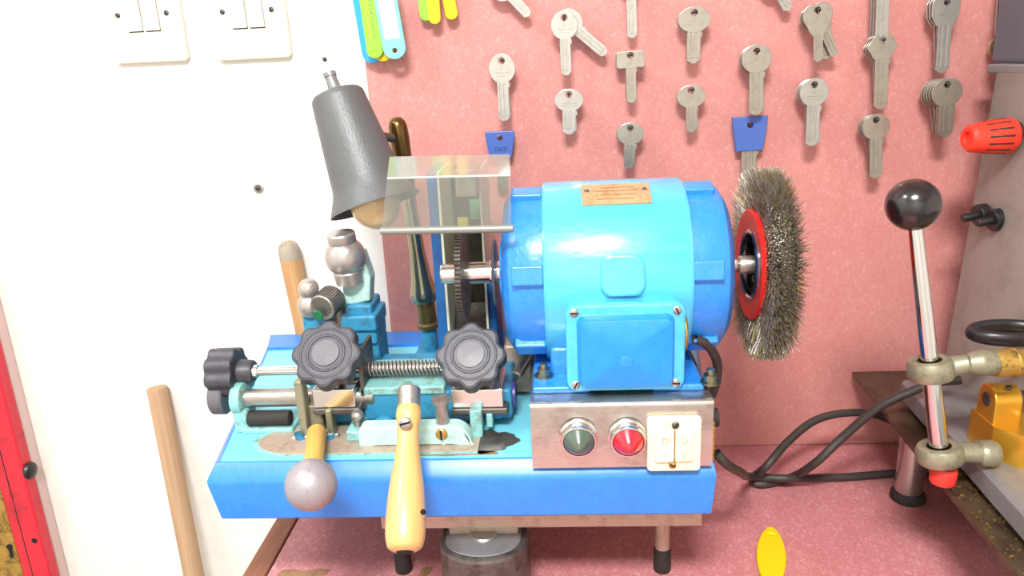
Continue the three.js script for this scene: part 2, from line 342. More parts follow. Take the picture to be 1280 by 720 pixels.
{
  const c = P(323, 235, RM.z0), t = thing('wall_screw', 'round grey screw with washer in the white wall above the wooden sticks', 'screw', c);
  part('washer', lathe([[0, 0], [0.0068, 0], [0.0068, 0.0008], [0.0055, 0.0014], [0, 0.0014]], c, ZP, 24), M.nickel, t);
  const h = part('screw_head', lathe([[0, 0.0014], [0.0042, 0.0014], [0.0036, 0.003], [0, 0.0034]], c, ZP, 20), M.darkSteel, t);
  part('slot', box(c.x - 0.0018, c.x + 0.0018, c.y - 0.0006, c.y + 0.0006, c.z + 0.003, c.z + 0.0038), M.blackHole, h);
  const d = P(406, 74, RM.z0);
  solo('wall_nail', lathe([[0, 0], [0.0026, 0], [0.0026, 0.001], [0.0016, 0.0018], [0, 0.002]], d, ZP, 16), M.oily, 'small dark nail head in the white wall above the grey lamp', 'nail');
}
{ // plain round stick leaning on the wall, standing on the floor
  const r = 0.0128, a = P(196, 484, RM.z0 + r + 0.001), b0 = P(243, 722, 0.035), d = b0.clone().sub(a), k = (RM.y0 - a.y) / d.y, b = a.clone().addScaledVector(d, k); b.y += 0.004;
  solo('wooden_stick', lathe([[0, 0], [r * 1.05, 0], [r * 1.05, 0.01], [r, a.distanceTo(b) - 0.002], [r - 0.001, a.distanceTo(b)], [0, a.distanceTo(b)]], b, a.clone().sub(b), 24), M.stickPale, 'flat-topped pale wooden stick leaning on the white wall left of the workbench', 'stick');
  const r2 = 0.0134, a2 = P(361, 312, RM.z0 + r2 + 0.001), m2 = P(384, 420, RM.z0 + r2 + 0.003), e = m2.clone().sub(a2), b2 = a2.clone().addScaledVector(e, (0.0035 - a2.y) / e.y), L = a2.distanceTo(b2);
  const t = thing('tool_stick', 'wooden tool handle with worn grey rounded tip standing behind the blue machine', 'stick', b2);
  part('shaft', lathe([[0, 0], [r2, 0], [r2, L - 0.012], [0, L - 0.012]], b2, a2.clone().sub(b2), 28), M.stick, t);
  const tp = a2.clone().addScaledVector(e.clone().normalize(), 0.012);
  part('tip', lathe([[0, 0], [r2 * 1.01, 0], [r2 * 0.99, 0.011], [r2 * 0.85, 0.018], [r2 * 0.5, 0.0225], [0, 0.024]], tp, a2.clone().sub(b2), 28), M.stickCap, t);
}
{ // door frame and the edge of a red steel door
  const z = RM.z0, xr = P(63, 620, z).x, xl = xr - 0.16;
  const f = struct('trim_1', rbox(xl, xr, RM.y0, 1.2, z, z + 0.02, 0.003), M.frame, 'pinkish white door frame');
  const zd = 0.028, x1 = P(37, 620, zd).x, x0 = x1 - 0.12, ym = P(30, 600, zd).y;
  const t = thing('red_door', 'edge of a red painted metal door with a brass lock plate', 'door', V((x0 + x1) / 2, RM.y0, 0.03));
  part('leaf', [rbox(x0, x1 - 0.024, RM.y0 + 0.005, 1.15, z + 0.0205, zd - 0.004, 0.002), rbox(x1 - 0.026, x1, RM.y0 + 0.005, 1.15, z + 0.0205, zd, 0.003)], M.red, t);
  part('seam', box(x1 - 0.0285, x1 - 0.026, RM.y0 + 0.006, 1.149, z + 0.0208, zd - 0.003), M.blackHole, t);
  const xp = P(4, 660, zd).x, ytop = P(4, 608, zd).y, yk = P(6, 690, zd).y;
  const lp = part('lock_plate', rbox(xp - 0.03, xp + 0.008, yk - 0.1, ytop, zd - 0.007, zd - 0.003, 0.001), M.brassOld, t, 'scratched brass lock plate');
  part('keyhole', [rod(V(xp - 0.001, yk + 0.006, zd - 0.0035), V(xp - 0.001, yk + 0.006, zd - 0.0025), 0.0045), box(xp - 0.0035, xp + 0.0015, yk - 0.012, yk + 0.005, zd - 0.0035, zd - 0.0026)], M.blackHole, lp);
  part('latch', rbox(xp - 0.02, xp + 0.004, ytop + 0.012, ytop + 0.034, zd - 0.006, zd + 0.004, 0.002), M.brassOld, t);
  const h = P(43, 676, zd); part('bolt_hole', rod(V(h.x, h.y, zd - 0.001), V(h.x, h.y, zd + 0.0004), 0.0042), M.blackHole, t);
  const k = P(33, 588, 0.018); part('knob', lathe([[0, 0], [0.011, 0], [0.012, 0.002], [0.0105, 0.0055], [0.006, 0.008], [0, 0.009]], V(x1 - 0.0005, k.y, 0.018), XP, 28), M.black, t, 'dark round knob');
}

// ================================================================ keys on the board
const K = P(700, 100, 0.02), KS = S(700, 100, 0.018);          // metres per pixel at the keys
function headShape(kind, w, h) {                               // outline around the hole at the origin, hanging down
  const s = new THREE.Shape(), top = h * 0.24, cy = top - h / 2;
  if (kind === 'round') s.absellipse(0, cy, w / 2, h / 2, 0, Math.PI * 2);
  else if (kind === 'rect') return rrect(w, h, h * 0.16, 0, cy);
  else if (kind === 'hex') return poly([[-w * 0.36, top], [w * 0.36, top], [w * 0.5, top - h * 0.2], [w * 0.5, top - h * 0.66], [w * 0.3, top - h], [-w * 0.3, top - h], [-w * 0.5, top - h * 0.66], [-w * 0.5, top - h * 0.2]]);
  else if (kind === 'crown') { const q = []; for (let i = 0; i < 40; i++) { const a = i / 40 * Math.PI * 2, k = 1 + 0.07 * Math.cos(a * 6); q.push([Math.cos(a) * w / 2 * k, cy + Math.sin(a) * h / 2 * k]); } return poly(q); }
  else if (kind === 'drop') { const q = []; for (let i = 0; i < 40; i++) { const a = i / 40 * Math.PI * 2, k = 1 + 0.13 * Math.cos(a * 3 - Math.PI / 2); q.push([Math.cos(a) * w / 2 * k, cy + Math.sin(a) * h / 2 * k]); } return poly(q); }
  else if (kind === 'plastic') return poly([[-w * 0.5, top], [w * 0.5, top], [w * 0.49, top - h * 0.2], [w * 0.38, top - h], [-w * 0.38, top - h], [-w * 0.49, top - h * 0.2]]);
  return s;
}
const font = await new FontLoader().loadAsync('fonts/droid/droid_sans_bold.typeface.json');
const keyGeo = {};
function keyGeometry(kind, hw, hh, bw, len) {
  const id = [kind, hw, hh, bw, len].join(); if (keyGeo[id]) return keyGeo[id];
  const w = hw * KS, h = hh * KS, b = bw * KS, L = len * KS, top = h * 0.24, yh = top - h, yb = top - L;
  const hs = headShape(kind, w, h); hs.holes.push(circleHole(0, 0, kind === 'plastic' ? 0.0044 : 0.0033));
  const th = kind === 'plastic' ? 0.006 : 0.0021;
  const head = boxUV(extrude(hs, th, kind === 'plastic' ? 0.0009 : 0.0004).translate(0, 0, -th / 2));
  const e = b * 0.5;
  const list = [extrude(poly([[-e, yh + h * 0.12], [e, yh + h * 0.12], [e * 1.25, yh - 0.001], [e * 1.25, yh - 0.004], [e, yh - 0.005], [e, yb + b * 0.35], [e * 0.35, yb], [-e * 0.3, yb], [-e, yb + b * 0.25]]), 0.0012, 0.0002).translate(0, 0, -0.0006)];
  for (const [f, q] of [[-0.8, 0.2], [-0.12, 0.24], [0.72, 0.28]]) list.push(rbox(f * e - e * q, f * e + e * q, yb + b * 0.42, yh + 0.001, -0.0013, 0.0013, 0.0003, 1));
  const blade = boxUV(merge(list));
  let stamp = null;
  if (kind === 'plastic' && hw < 40) { const tg = new TextGeometry('TACE', { font, size: h * 0.15, depth: 0.0003, curveSegments: 3 }); tg.computeBoundingBox(); stamp = boxUV(tg.translate(-tg.boundingBox.max.x / 2, yh + h * 0.26, th / 2 - 0.0001)); }
  if (kind !== 'plastic' && kind !== 'rect') stamp = boxUV(merge([box(-w * 0.24, w * 0.24, yh + h * 0.34, yh + h * 0.38, th / 2 - 0.0002, th / 2 + 0.00015), box(-w * 0.2, w * 0.2, yh + h * 0.24, yh + h * 0.27, th / 2 - 0.0002, th / 2 + 0.00015)]));
  return keyGeo[id] = { head, blade, stamp, th };
}
function addKey(kind, dims, pos, tilt, mat, bladeMat, name, label, group) {
  const G = keyGeometry(kind, ...dims), t = thing(name, label, 'key', pos, group); t.rotation.z = tilt;
  const mk = (n, g, m, p) => { const o = new THREE.Mesh(g, m); o.name = n; o.castShadow = o.receiveShadow = true; p.add(o); return o; };
  const hd = mk('head', G.head, mat, t); mk('blade', G.blade, bladeMat, t); if (G.stamp) mk('stamping', G.stamp, kind === 'plastic' ? M.keyInk : M.nickelDark, hd);
  return t;
}
// hook: u, v of the hole, kind, dims [head w, head h, blade w, length] in photo pixels, tilts of the keys front to back, where
const hooks = [
  [705, 22, 'round', [33, 34, 13, 76], [0.02, 0.86], 'nickel', 'round-headed key blank crossed with another beside the rectangular-headed key'],
  [788, -38, 'round', [33, 32, 12, 86], [0.03], 'nickel', 'key blank whose head is out of sight directly over the rectangular-headed key'],
  [868, 16, 'round', [39, 30, 16, 66], [0, 0.02], 'nickelDark', 'wide oval-headed key blank over the blue motor, upper of the two'],
  [1022, 13, 'drop', [33, 38, 11, 68], [0.08, 0.48, 0.36], 'nickelDark', 'key blank with rounded triangular head and splayed blades'],
  [1106, -62, 'round', [34, 32, 15, 110], [0.05, 0.05, 0.05], 'nickel', 'long shiny key blank over the notched-head key'],
  [1183, 3, 'hex', [32, 34, 15, 88], [0.04, 0.1, 0.12], 'nickel', 'key blank with angular hexagonal head'],
  [1263, -64, 'round', [34, 32, 14, 106], [0.05, 0.06], 'nickel', 'long shiny key blank beside the dark head of the grey machine'],
  [622, -22, 'round', [32, 32, 12, 62], [0.75], 'nickel', 'key blank swung sideways between the yellow tags and the crossed keys'],
  [627, 76, 'round', [33, 36, 14, 82], [0, 0.03], 'nickel', 'round-headed key blank hanging above the small blue plastic-headed key'],
  [788, 69, 'rect', [34, 20, 12, 62], [0.03, 0.04], 'nickelDark', 'key blank with rectangular head'],
  [946, 64, 'round', [36, 34, 17, 84], [0.03, 0.09, 0.12], 'nickelDark', 'round-headed key blank hanging above the big blue plastic-headed key'],
  [1103, 50, 'crown', [33, 30, 16, 88], [0.06, 0.1, 0.14], 'nickelDark', 'key blank with scalloped notched head'],
  [711, 118, 'round', [36, 28, 16, 56], [-0.02, 0.05], 'nickel', 'bright round-headed key blank over the motor end beside the guard'],
  [864, 113, 'round', [36, 28, 13, 58], [0.02, 0.12], 'nickelDark', 'wide oval-headed key blank over the blue motor, lower of the two'],
  [1018, 106, 'round', [35, 34, 16, 82], [0.02, 0.09, 0.12], 'nickel', 'bright round-headed key blank above the wire brush wheel'],
  [1184, 106, 'round', [36, 34, 17, 70], [0.07, 0.1, 0.14, 0.2, 0.22], 'nickelDark', 'round-headed key blank of the thickest pile, under the hexagonal-headed key'],
  [788, 160, 'round', [34, 28, 14, 58], [-0.03, 0.02], 'nickelDark', 'round-headed key blank just over the brass nameplate of the motor'],
  [1095, 150, 'round', [33, 32, 15, 80], [0.08, 0.14, 0.16], 'nickelDark', 'round-headed key blank closest to the black ball of the lever'],
  [625, 172, 'plastic', [38, 34, 12, 78], [0.0], 'keyBlue', 'small blue plastic-headed key behind the clear guard'],
  [937, 156, 'plastic', [44, 43, 19, 84], [0.02], 'keyBlue', 'big blue plastic-headed key over the wire brush wheel'],
  [962, -32, 'round', [32, 32, 13, 56], [0.55], 'nickel', 'key blank swung sideways between the oval-headed and splayed keys'],
];
const pinWords = l => l.split(' ').slice(0, 11).join(' ').replace(/ (the|a|an|of|on|in|with|and|next|to|over|below)$/, '').replace(/,$/, '');
for (const [u, v, kind, dims, tilts, mat, label] of hooks) {
  const n = tilts.length, zt = 0.011 + 0.0056 * n, zf = kind === 'plastic' ? 0.012 : zt;
  const p = P(u, v, zf);
  solo('key_hook', [rod(V(p.x, p.y + 0.0006, -0.002), V(p.x, p.y + 0.0006, zf + 0.004), 0.00135, 0.00135, 10), ball(V(p.x, p.y + 0.0006, zf + 0.004), 0.0019)], M.pin, 'dark steel pin holding the ' + pinWords(label), 'hook', 'pins in the pink backboard');
  tilts.forEach((a, i) => addKey(kind, dims, V(p.x + (i ? -0.0006 * i : 0), p.y - (i ? 0.0004 * i : 0), zf - i * 0.0055), a * 1.0 - 0.06 * 0, M[mat === 'keyBlue' ? 'keyBlue' : mat], mat === 'keyBlue' ? M.nickelDark : M[mat], mat === 'keyBlue' ? 'plastic_head_key' : 'key_blank', n > 1 ? `${label}, ${i === 0 ? 'outermost' : i === n - 1 ? 'innermost' : ['', 'second', 'third', 'fourth'][i]} of stack` : label, n > 1 ? 'keys on the hook: ' + label.split(' ').slice(0, 6).join(' ') : 'single keys on hooks'));
}
{ const p = P(1256, 50, 0.014);
  solo('key_hook', rod(V(p.x, p.y + 0.0006, -0.002), V(p.x, p.y + 0.0006, 0.02), 0.00135, 0.00135, 10), M.pin, 'dark steel pin through the hole of the brass key blank', 'hook', 'pins in the pink backboard');
  addKey('round', [38, 30, 14, 60], p, 0.1, M.nickelBrass, M.nickelBrass, 'key_blank', 'brass-coloured key blank half hidden behind the grey machine', 'single keys on hooks'); }

// ================================================================ plastic key tags
function keyTag(u, v, z, w, h, mat, tilt, label, opt = {}) {    // u, v: centre
  const p = P(u, v, z), s = S(u, v, z), W = w * s, H = h * s, t = thing('key_tag', label, 'key tag', p, opt.group || 'plastic key tags hanging on the pink backboard');
  const sh = rrect(W, H, Math.min(W, H) * 0.48); if (opt.window) sh.holes.push(circleHole(0, -H * 0.40, W * 0.11)); 
  const mk = (n, g, m, q, lb) => { const o = new THREE.Mesh(boxUV(g), m); o.name = n; o.castShadow = o.receiveShadow = true; if (lb) o.userData.label = lb; q.add(o); return o; };
  const b = mk('tag_body', extrude(sh, 0.0034, 0.001).translate(0, 0, -0.0017), mat, t);
  if (opt.window) mk('paper_insert', extrude(rrect(W * 0.66, H * 0.58, 0.002, 0, 0.03 * H), 0.0004, 0).translate(0, 0, 0.0016), M.tagPaper, t, 'white paper insert');
  if (opt.print) for (const [k, m] of [[-0.12, M.inkOrange], [0.1, M.inkGreen]]) { const L = []; for (let i = 0; i < 11; i++) L.push(box(k * W - W * 0.055, k * W + W * 0.055, -H * 0.26 + i * H * 0.05, -H * 0.26 + i * H * 0.05 + H * (i % 3 ? 0.02 : 0.032), 0.0016, 0.0019)); mk('printed_lines', merge(L), m, t); }
  t.rotation.set(opt.rx || 0, opt.ry || 0, tilt); return t;
}
keyTag(459, 27, 0.012, 27, 100, M.tagBlue, 0.08, 'blue plastic key tag at the back of the bunch on the board edge');
keyTag(475, 32, 0.0175, 26, 86, M.tagYellow, 0.03, 'yellow plastic key tag tucked under the cyan tag');
keyTag(463, 22, 0.0235, 21, 98, M.tagGreen, 0.05, 'green plastic key tag with lines of print in front of the blue tag', { print: true });
keyTag(486, 21, 0.0295, 29, 102, M.tagCyan, 0.1, 'pale cyan plastic key tag with a white paper insert', { window: true });
keyTag(529, -16, 0.012, 17, 80, M.tagGreen, 0.05, 'green plastic key tag beside the two yellow tags');
keyTag(541, -14, 0.018, 15, 84, M.tagYellow, 0.0, 'yellow plastic key tag touching the green tag');
keyTag(558, -16, 0.014, 16, 78, M.tagYellow, 0.14, 'yellow plastic key tag tilted away from the green tag');
for (const [u, v] of [[472, -22], [541, -50]]) { const p = P(u, v, 0.02); solo('tag_hook', [rod(V(p.x, p.y, -0.002), V(p.x, p.y, 0.036), 0.0016, 0.0016, 10), ball(V(p.x, p.y, 0.036), 0.0024)], M.pin, u < 500 ? 'dark pin holding the bunch of blue, green and cyan tags' : 'dark pin holding the green and yellow tags', 'hook'); }
{ const p = PY(959, 704, 0.0022), a = PY(959, 664, 0.0022), W = 36 * S(959, 700, p.z), H = a.distanceTo(p) * 1.75;
  const t = thing('key_tag', 'yellow plastic key tag lying on the pink bench top', 'key tag', V((a.x + p.x) / 2, 0.0004, (a.z + p.z) / 2 + 0.015)); t.rotation.y = Math.atan2(p.x - a.x, p.z - a.z);
  const q = []; for (let i = 0; i <= 36; i++) { const k = i / 36 * Math.PI * 2, c = Math.cos(k), s = Math.sin(k); q.push([c * W / 2 * (s > 0 ? 1 - 0.16 * s * s : 1), s * H / 2]); }
  const sh = poly(q.slice(0, 36)); const hp = new THREE.Path(); hp.absellipse(0, H * 0.34, W * 0.13, W * 0.05, 0, Math.PI * 2, true); sh.holes.push(hp);
  const g = extrude(sh, 0.0045, 0.0014); g.rotateX(-Math.PI / 2); const o = new THREE.Mesh(boxUV(g), M.tagYellow); o.name = 'tag_body'; o.castShadow = o.receiveShadow = true; t.add(o);
  const r = new THREE.TorusGeometry(W * 0.2, 0.0006, 8, 24, Math.PI); r.scale(1, 0.55, 1); r.rotateX(-Math.PI / 2); r.translate(0, 0.0046, -H * 0.34); const o2 = new THREE.Mesh(boxUV(r), M.tagYellow); o2.name = 'rim'; t.add(o2);
}

// ================================================================ the blue key cutting machine
const YB = 0.170;                                             // height of its bed above the bench
const mach = thing('key_cutting_machine', 'blue key cutting machine with motor, wire brush wheel, clear guard and black knobs', 'machine', V(-0.09, 0, 0.2));
const bed = {};
{ // cast bed
  const FL = PY(273, 578, YB), BL = PY(339, 422, YB), FR = PY(893, 581, YB), zf = FL.z, zb = BL.z;
  const tl = [[FL.x, zf], [FR.x, zf], [FR.x + 0.042, zb], [BL.x, zb]];
  const out = (d, s) => [[tl[0][0] - s, tl[0][1] + d], [tl[1][0] + s * 0.4, tl[1][1] + d], [tl[2][0] + s * 0.4, tl[2][1] - 0.002], [tl[3][0] - s * 0.6, tl[3][1] - 0.002]];
  const yb = P(600, 646, zf + 0.007).y, ym = P(600, 597, zf + 0.009).y;
  const g = loftLoops([{ y: yb, pts: out(0.006, 0.0) }, { y: yb + 0.002, pts: out(0.008, 0.0015) }, { y: ym - 0.003, pts: out(0.0105, 0.0075) }, { y: ym, pts: out(0.0098, 0.008) }, { y: ym + 0.003, pts: out(0.0078, 0.0072) }, { y: YB - 0.0008, pts: out(0.001, 0.001) }, { y: YB, pts: out(0, 0) }]);
  const b = part('bed', toCreasedNormals(g, 0.7), M.blueBase, mach);
  const q = (u, v) => PY(u, v, YB + 0.001), a = q(276, 576), c = q(336, 438), d = V(FR.x - 0.001, 0, zf - 0.001), e = V(FR.x + 0.035, 0, c.z);
  const top = [[a.x, a.z], [d.x, d.z], [e.x, e.z], [c.x, c.z]];
  part('top_plate', loftLoops([{ y: YB - 0.001, pts: top }, { y: YB + 0.0012, pts: top }]), M.blueTop, b, 'light blue painted bed top');
  part('rear_lip', loftLoops([{ y: YB - 0.001, pts: [[c.x - 0.002, c.z - 0.001], [e.x, e.z - 0.001], [e.x, zb + 0.001], [BL.x, zb + 0.001]] }, { y: YB + 0.004, pts: [[c.x - 0.002, c.z - 0.002], [e.x, e.z - 0.002], [e.x, zb + 0.001], [BL.x, zb + 0.001]] }]), M.blueBase, b);
  // bare milled recess in the front of the top
  const L = PY(322, 553, YB), R = PY(600, 553, YB), zt = PY(400, 534, YB).z, zo = PY(400, 571, YB).z, h = (zo - zt) / 2, w = R.x - L.x;
  const rec = new THREE.Shape(); rec.moveTo(0, 0); rec.absarc(-w / 2 + h * 1.2, 0, h, Math.PI / 2, Math.PI * 1.5); rec.lineTo(w / 2, -h); rec.lineTo(w / 2, h); rec.closePath();
  const shp = (k) => { const s = new THREE.Shape(), x0 = -w / 2; s.moveTo(x0 + h * 1.5, -h * k); s.lineTo(w / 2, -h * k); s.lineTo(w / 2, h * k); s.lineTo(x0 + h * 1.5, h * k); s.absellipse(x0 + h * 1.5, 0, h * 1.5 * k, h * k, Math.PI / 2, Math.PI * 1.5); return s; };
  const put = (s, th, y) => extrude(s, th, 0.0003, 24).rotateX(-Math.PI / 2).translate((L.x + R.x) / 2, y, (zt + zo) / 2);
  part('milled_rim', put(shp(1.06), 0.0012, YB + 0.0008), M.teal, b);
  part('milled_face', put(shp(0.94), 0.001, YB + 0.0014), M.bareWorn, b, 'bare worn metal face');
  // stains and chips of bare metal on the paint
  const blot = (u, v, rx, rz, seedA) => { const p = PY(u, v, YB), pts = []; for (let i = 0; i < 52; i++) { const k = i / 52 * Math.PI * 2, f = 0.85 + 0.1 * Math.sin(k * 3 + seedA) + 0.05 * Math.sin(k * 7 + seedA * 2) + 0.03 * Math.sin(k * 13 + seedA); pts.push([p.x + Math.cos(k) * rx * f, p.z - Math.sin(k) * rz * f]); } return extrude(poly(pts.map(([x, z]) => [x, -z])), 0.0008, 0).rotateX(-Math.PI / 2).translate(0, YB + 0.0008, 0); };
  part('oil_stain', blot(614, 553, 0.026, 0.024, 1), M.darkSteel, b, 'dark oily stain');
  part('oil_stain', blot(486, 560, 0.06, 0.009, 2), M.oily, b, 'dark oily stain');
  part('oil_stain', blot(560, 568, 0.05, 0.006, 3), M.stain, b, 'rusty stain');
  // underframe, pedestal and feet
  const zu = 0.3, yu = P(700, 660, zu).y;
  part('underframe', rbox(P(476, 655, zu).x, P(878, 655, zu).x, yu, yb - 0.0003, 0.06, zu, 0.002), M.bareWorn, mach);
  const yp = 0.072, wB = PY(552, 664, yp), wE = PY(659, 664, yp), fr = PY(606, 704, yp), cx = (wB.x + wE.x) / 2, hw = (wE.x - wB.x) / 2, dp = fr.z - wB.z;
  const ds = k => { const s = new THREE.Shape(); s.moveTo(-hw * k, 0.03); s.lineTo(-hw * k, -dp * 0.3); s.bezierCurveTo(-hw * 0.9 * k, -dp * 1.15 * k, hw * 0.9 * k, -dp * 1.15 * k, hw * k, -dp * 0.3); s.lineTo(hw * k, 0.03); s.closePath(); return s; };
  const ped = part('pedestal', extrude(ds(1), yp, 0.004, 24).rotateX(-Math.PI / 2).translate(cx, 0, wB.z), M.darkSteel, mach, 'dark rounded cast pedestal');
  part('pedestal_top', extrude(ds(0.86), 0.0018, 0.0006, 24).rotateX(-Math.PI / 2).translate(cx, yp - 0.0008, wB.z), M.greySlab, ped);
  const ec = PY(604, 672, yp); part('boss', lathe([[0, 0], [0.0135, 0], [0.0135, 0.002], [0.012, 0.0034], [0, 0.0036]], V(ec.x, yp, ec.z - 0.004), YP, 32), M.satin, ped);
  part('pedestal_neck', rbox(cx - hw * 0.8, cx + hw * 0.8, yp - 0.002, yu + 0.001, wB.z - 0.05, wB.z + 0.006, 0.002), M.bareWorn, mach);
  for (const [u, v, zz] of [[507, 706, null], [826, 705, null], [507, 706, 0.07], [826, 705, 0.07]]) {
    const p0 = PY(u, v, 0), p = V(p0.x, 0, zz ?? p0.z + 0.009);
    const f = part('foot', lathe([[0, 0.022], [0.0072, 0.022], [0.0068, 0.045], [0.0085, yu], [0, yu]], V(p.x, 0.0002, p.z), YP, 24), M.bareWorn, mach);
    part('rubber_tip', lathe([[0, 0], [0.0078, 0], [0.0086, 0.002], [0.0084, 0.024], [0.0074, 0.026], [0, 0.026]], V(p.x, 0.0002, p.z), YP, 24), M.rubber, f, 'black rubber tip');
  }
  bed.zf = zf;
}
{ // steel control box with pilot lamps and switch
  const z = bed.zf + 0.011, xl = P(663, 520, z).x, xr = P(892, 520, z).x, yt = P(770, 503, z).y, ybt = P(770, 584, z).y;
  const pr = new THREE.Shape(), r = 0.004; pr.moveTo(z - 0.0015, ybt); pr.lineTo(z, ybt); pr.lineTo(z, yt - r); pr.absarc(z - r, yt - r, r, 0, Math.PI / 2); pr.lineTo(0.11, yt); pr.lineTo(0.11, YB + 0.002); pr.lineTo(z - 0.014, YB + 0.002); pr.lineTo(z - 0.014, ybt + 0.02); pr.closePath();
  const g = new THREE.ExtrudeGeometry(pr, { depth: xr - xl, bevelEnabled: false, curveSegments: 8 }); g.rotateY(-Math.PI / 2); g.translate(xr, 0, 0);
  const bx = part('control_box', toCreasedNormals(g.index ? g.toNonIndexed() : g, 0.6), M.sheet, mach, 'bent stainless steel control box');
  bed.bt = yt; bed.bz = z; bed.xl = xl; bed.xr = xr;
  for (const [u, v, lens, lb] of [[723, 549, M.lensGreen, 'dark green cone lens'], [784, 549, M.lensRed, 'red cone lens']]) {
    const c = P(u, v - 5, z), n = V(0, -0.1, 1).normalize();
    const pl = part('pilot_lamp', lathe([[0, 0], [0.0158, 0], [0.0158, 0.002], [0.0142, 0.003], [0.0144, 0.009], [0.0139, 0.0105], [0.0128, 0.0108], [0.0124, 0.008], [0, 0.008]], c, n, 40), M.chrome, bx, 'chrome ringed pilot lamp');
    pl.userData.label = lb.includes('red') ? 'pilot lamp with red cone lens in chrome ring' : 'pilot lamp with dark green cone lens in chrome ring';
    const lc = lathe([[0, 0.008], [0.0124, 0.008], [0.0122, 0.0108], [0.0065, 0.0175], [0.003, 0.0212], [0, 0.022]], c, n, 40);
    const o = part('lens', lc, lens, mach); o.userData.label = lb;
  }
  const a = P(808, 584, z), b2 = P(876, 516, z), w = b2.x - a.x, h = b2.y - a.y, cx = (a.x + b2.x) / 2, cy = (a.y + b2.y) / 2 - 0.001, s = w / 68;
  const sp = part('power_switch', extrude(rrect(w, h, 0.0035), 0.006, 0.0018).translate(cx, cy, z), M.creamPlate, mach, 'cream double power switch');
  for (const k of [-1, 1]) { const rk = new RoundedBoxGeometry(23 * s, 42 * s, 0.005, 2, 0.001); rk.rotateX(0.035 * k); rk.translate(cx + k * 12.4 * s, cy - 1 * s, z + 0.0065); part('rocker', rk, M.creamPlate, sp); }
  part('gap', [box(cx - 0.0004, cx + 0.0004, cy - 23 * s, cy + 22 * s, z + 0.006, z + 0.0066), box(cx - 24.6 * s, cx + 24.6 * s, cy - 23 * s, cy - 21.8 * s, z + 0.006, z + 0.0066)], M.nameplateInk, sp);
  const ring = new THREE.TorusGeometry(3.6 * s, 0.00026, 8, 24), marks = [];
  for (const k of [-1, 1]) { marks.push(ring.clone().translate(cx + k * 12.4 * s, cy + 8 * s, z + 0.0091)); for (const q of k < 0 ? [-1.4, 1.4] : [0]) marks.push(box(cx + (k * 12.4 + q) * s - 0.00022, cx + (k * 12.4 + q) * s + 0.00022, cy - 16 * s, cy - 9 * s, z + 0.0088, z + 0.0093)); }
  part('printed_marks', marks, M.nameplateInk, sp, 'circle and bar marks');
  screw('screw', V(cx + 1 * s, cy + 28 * s, z + 0.0058), ZP, 5 * s, M.darkSteel, sp, 0.8); screw('screw', V(cx - 2 * s, cy - 28 * s, z + 0.0058), ZP, 5 * s, M.brassOld, sp, -0.4);
  // gland and hole in the end of the box
  const gz = z - 0.03; part('cable_gland', [lathe([[0, 0], [0.011, 0], [0.011, 0.004], [0.008, 0.006], [0.008, 0.011], [0, 0.011]], V(xr - 0.001, yt - 0.03, gz), XP, 24)], M.rubber, mach);
  part('corner_bracket', rbox(xr + 0.0005, xr + 0.004, YB - 0.01, YB + 0.03, gz - 0.01, gz + 0.02, 0.001), M.brassOld, mach);
}
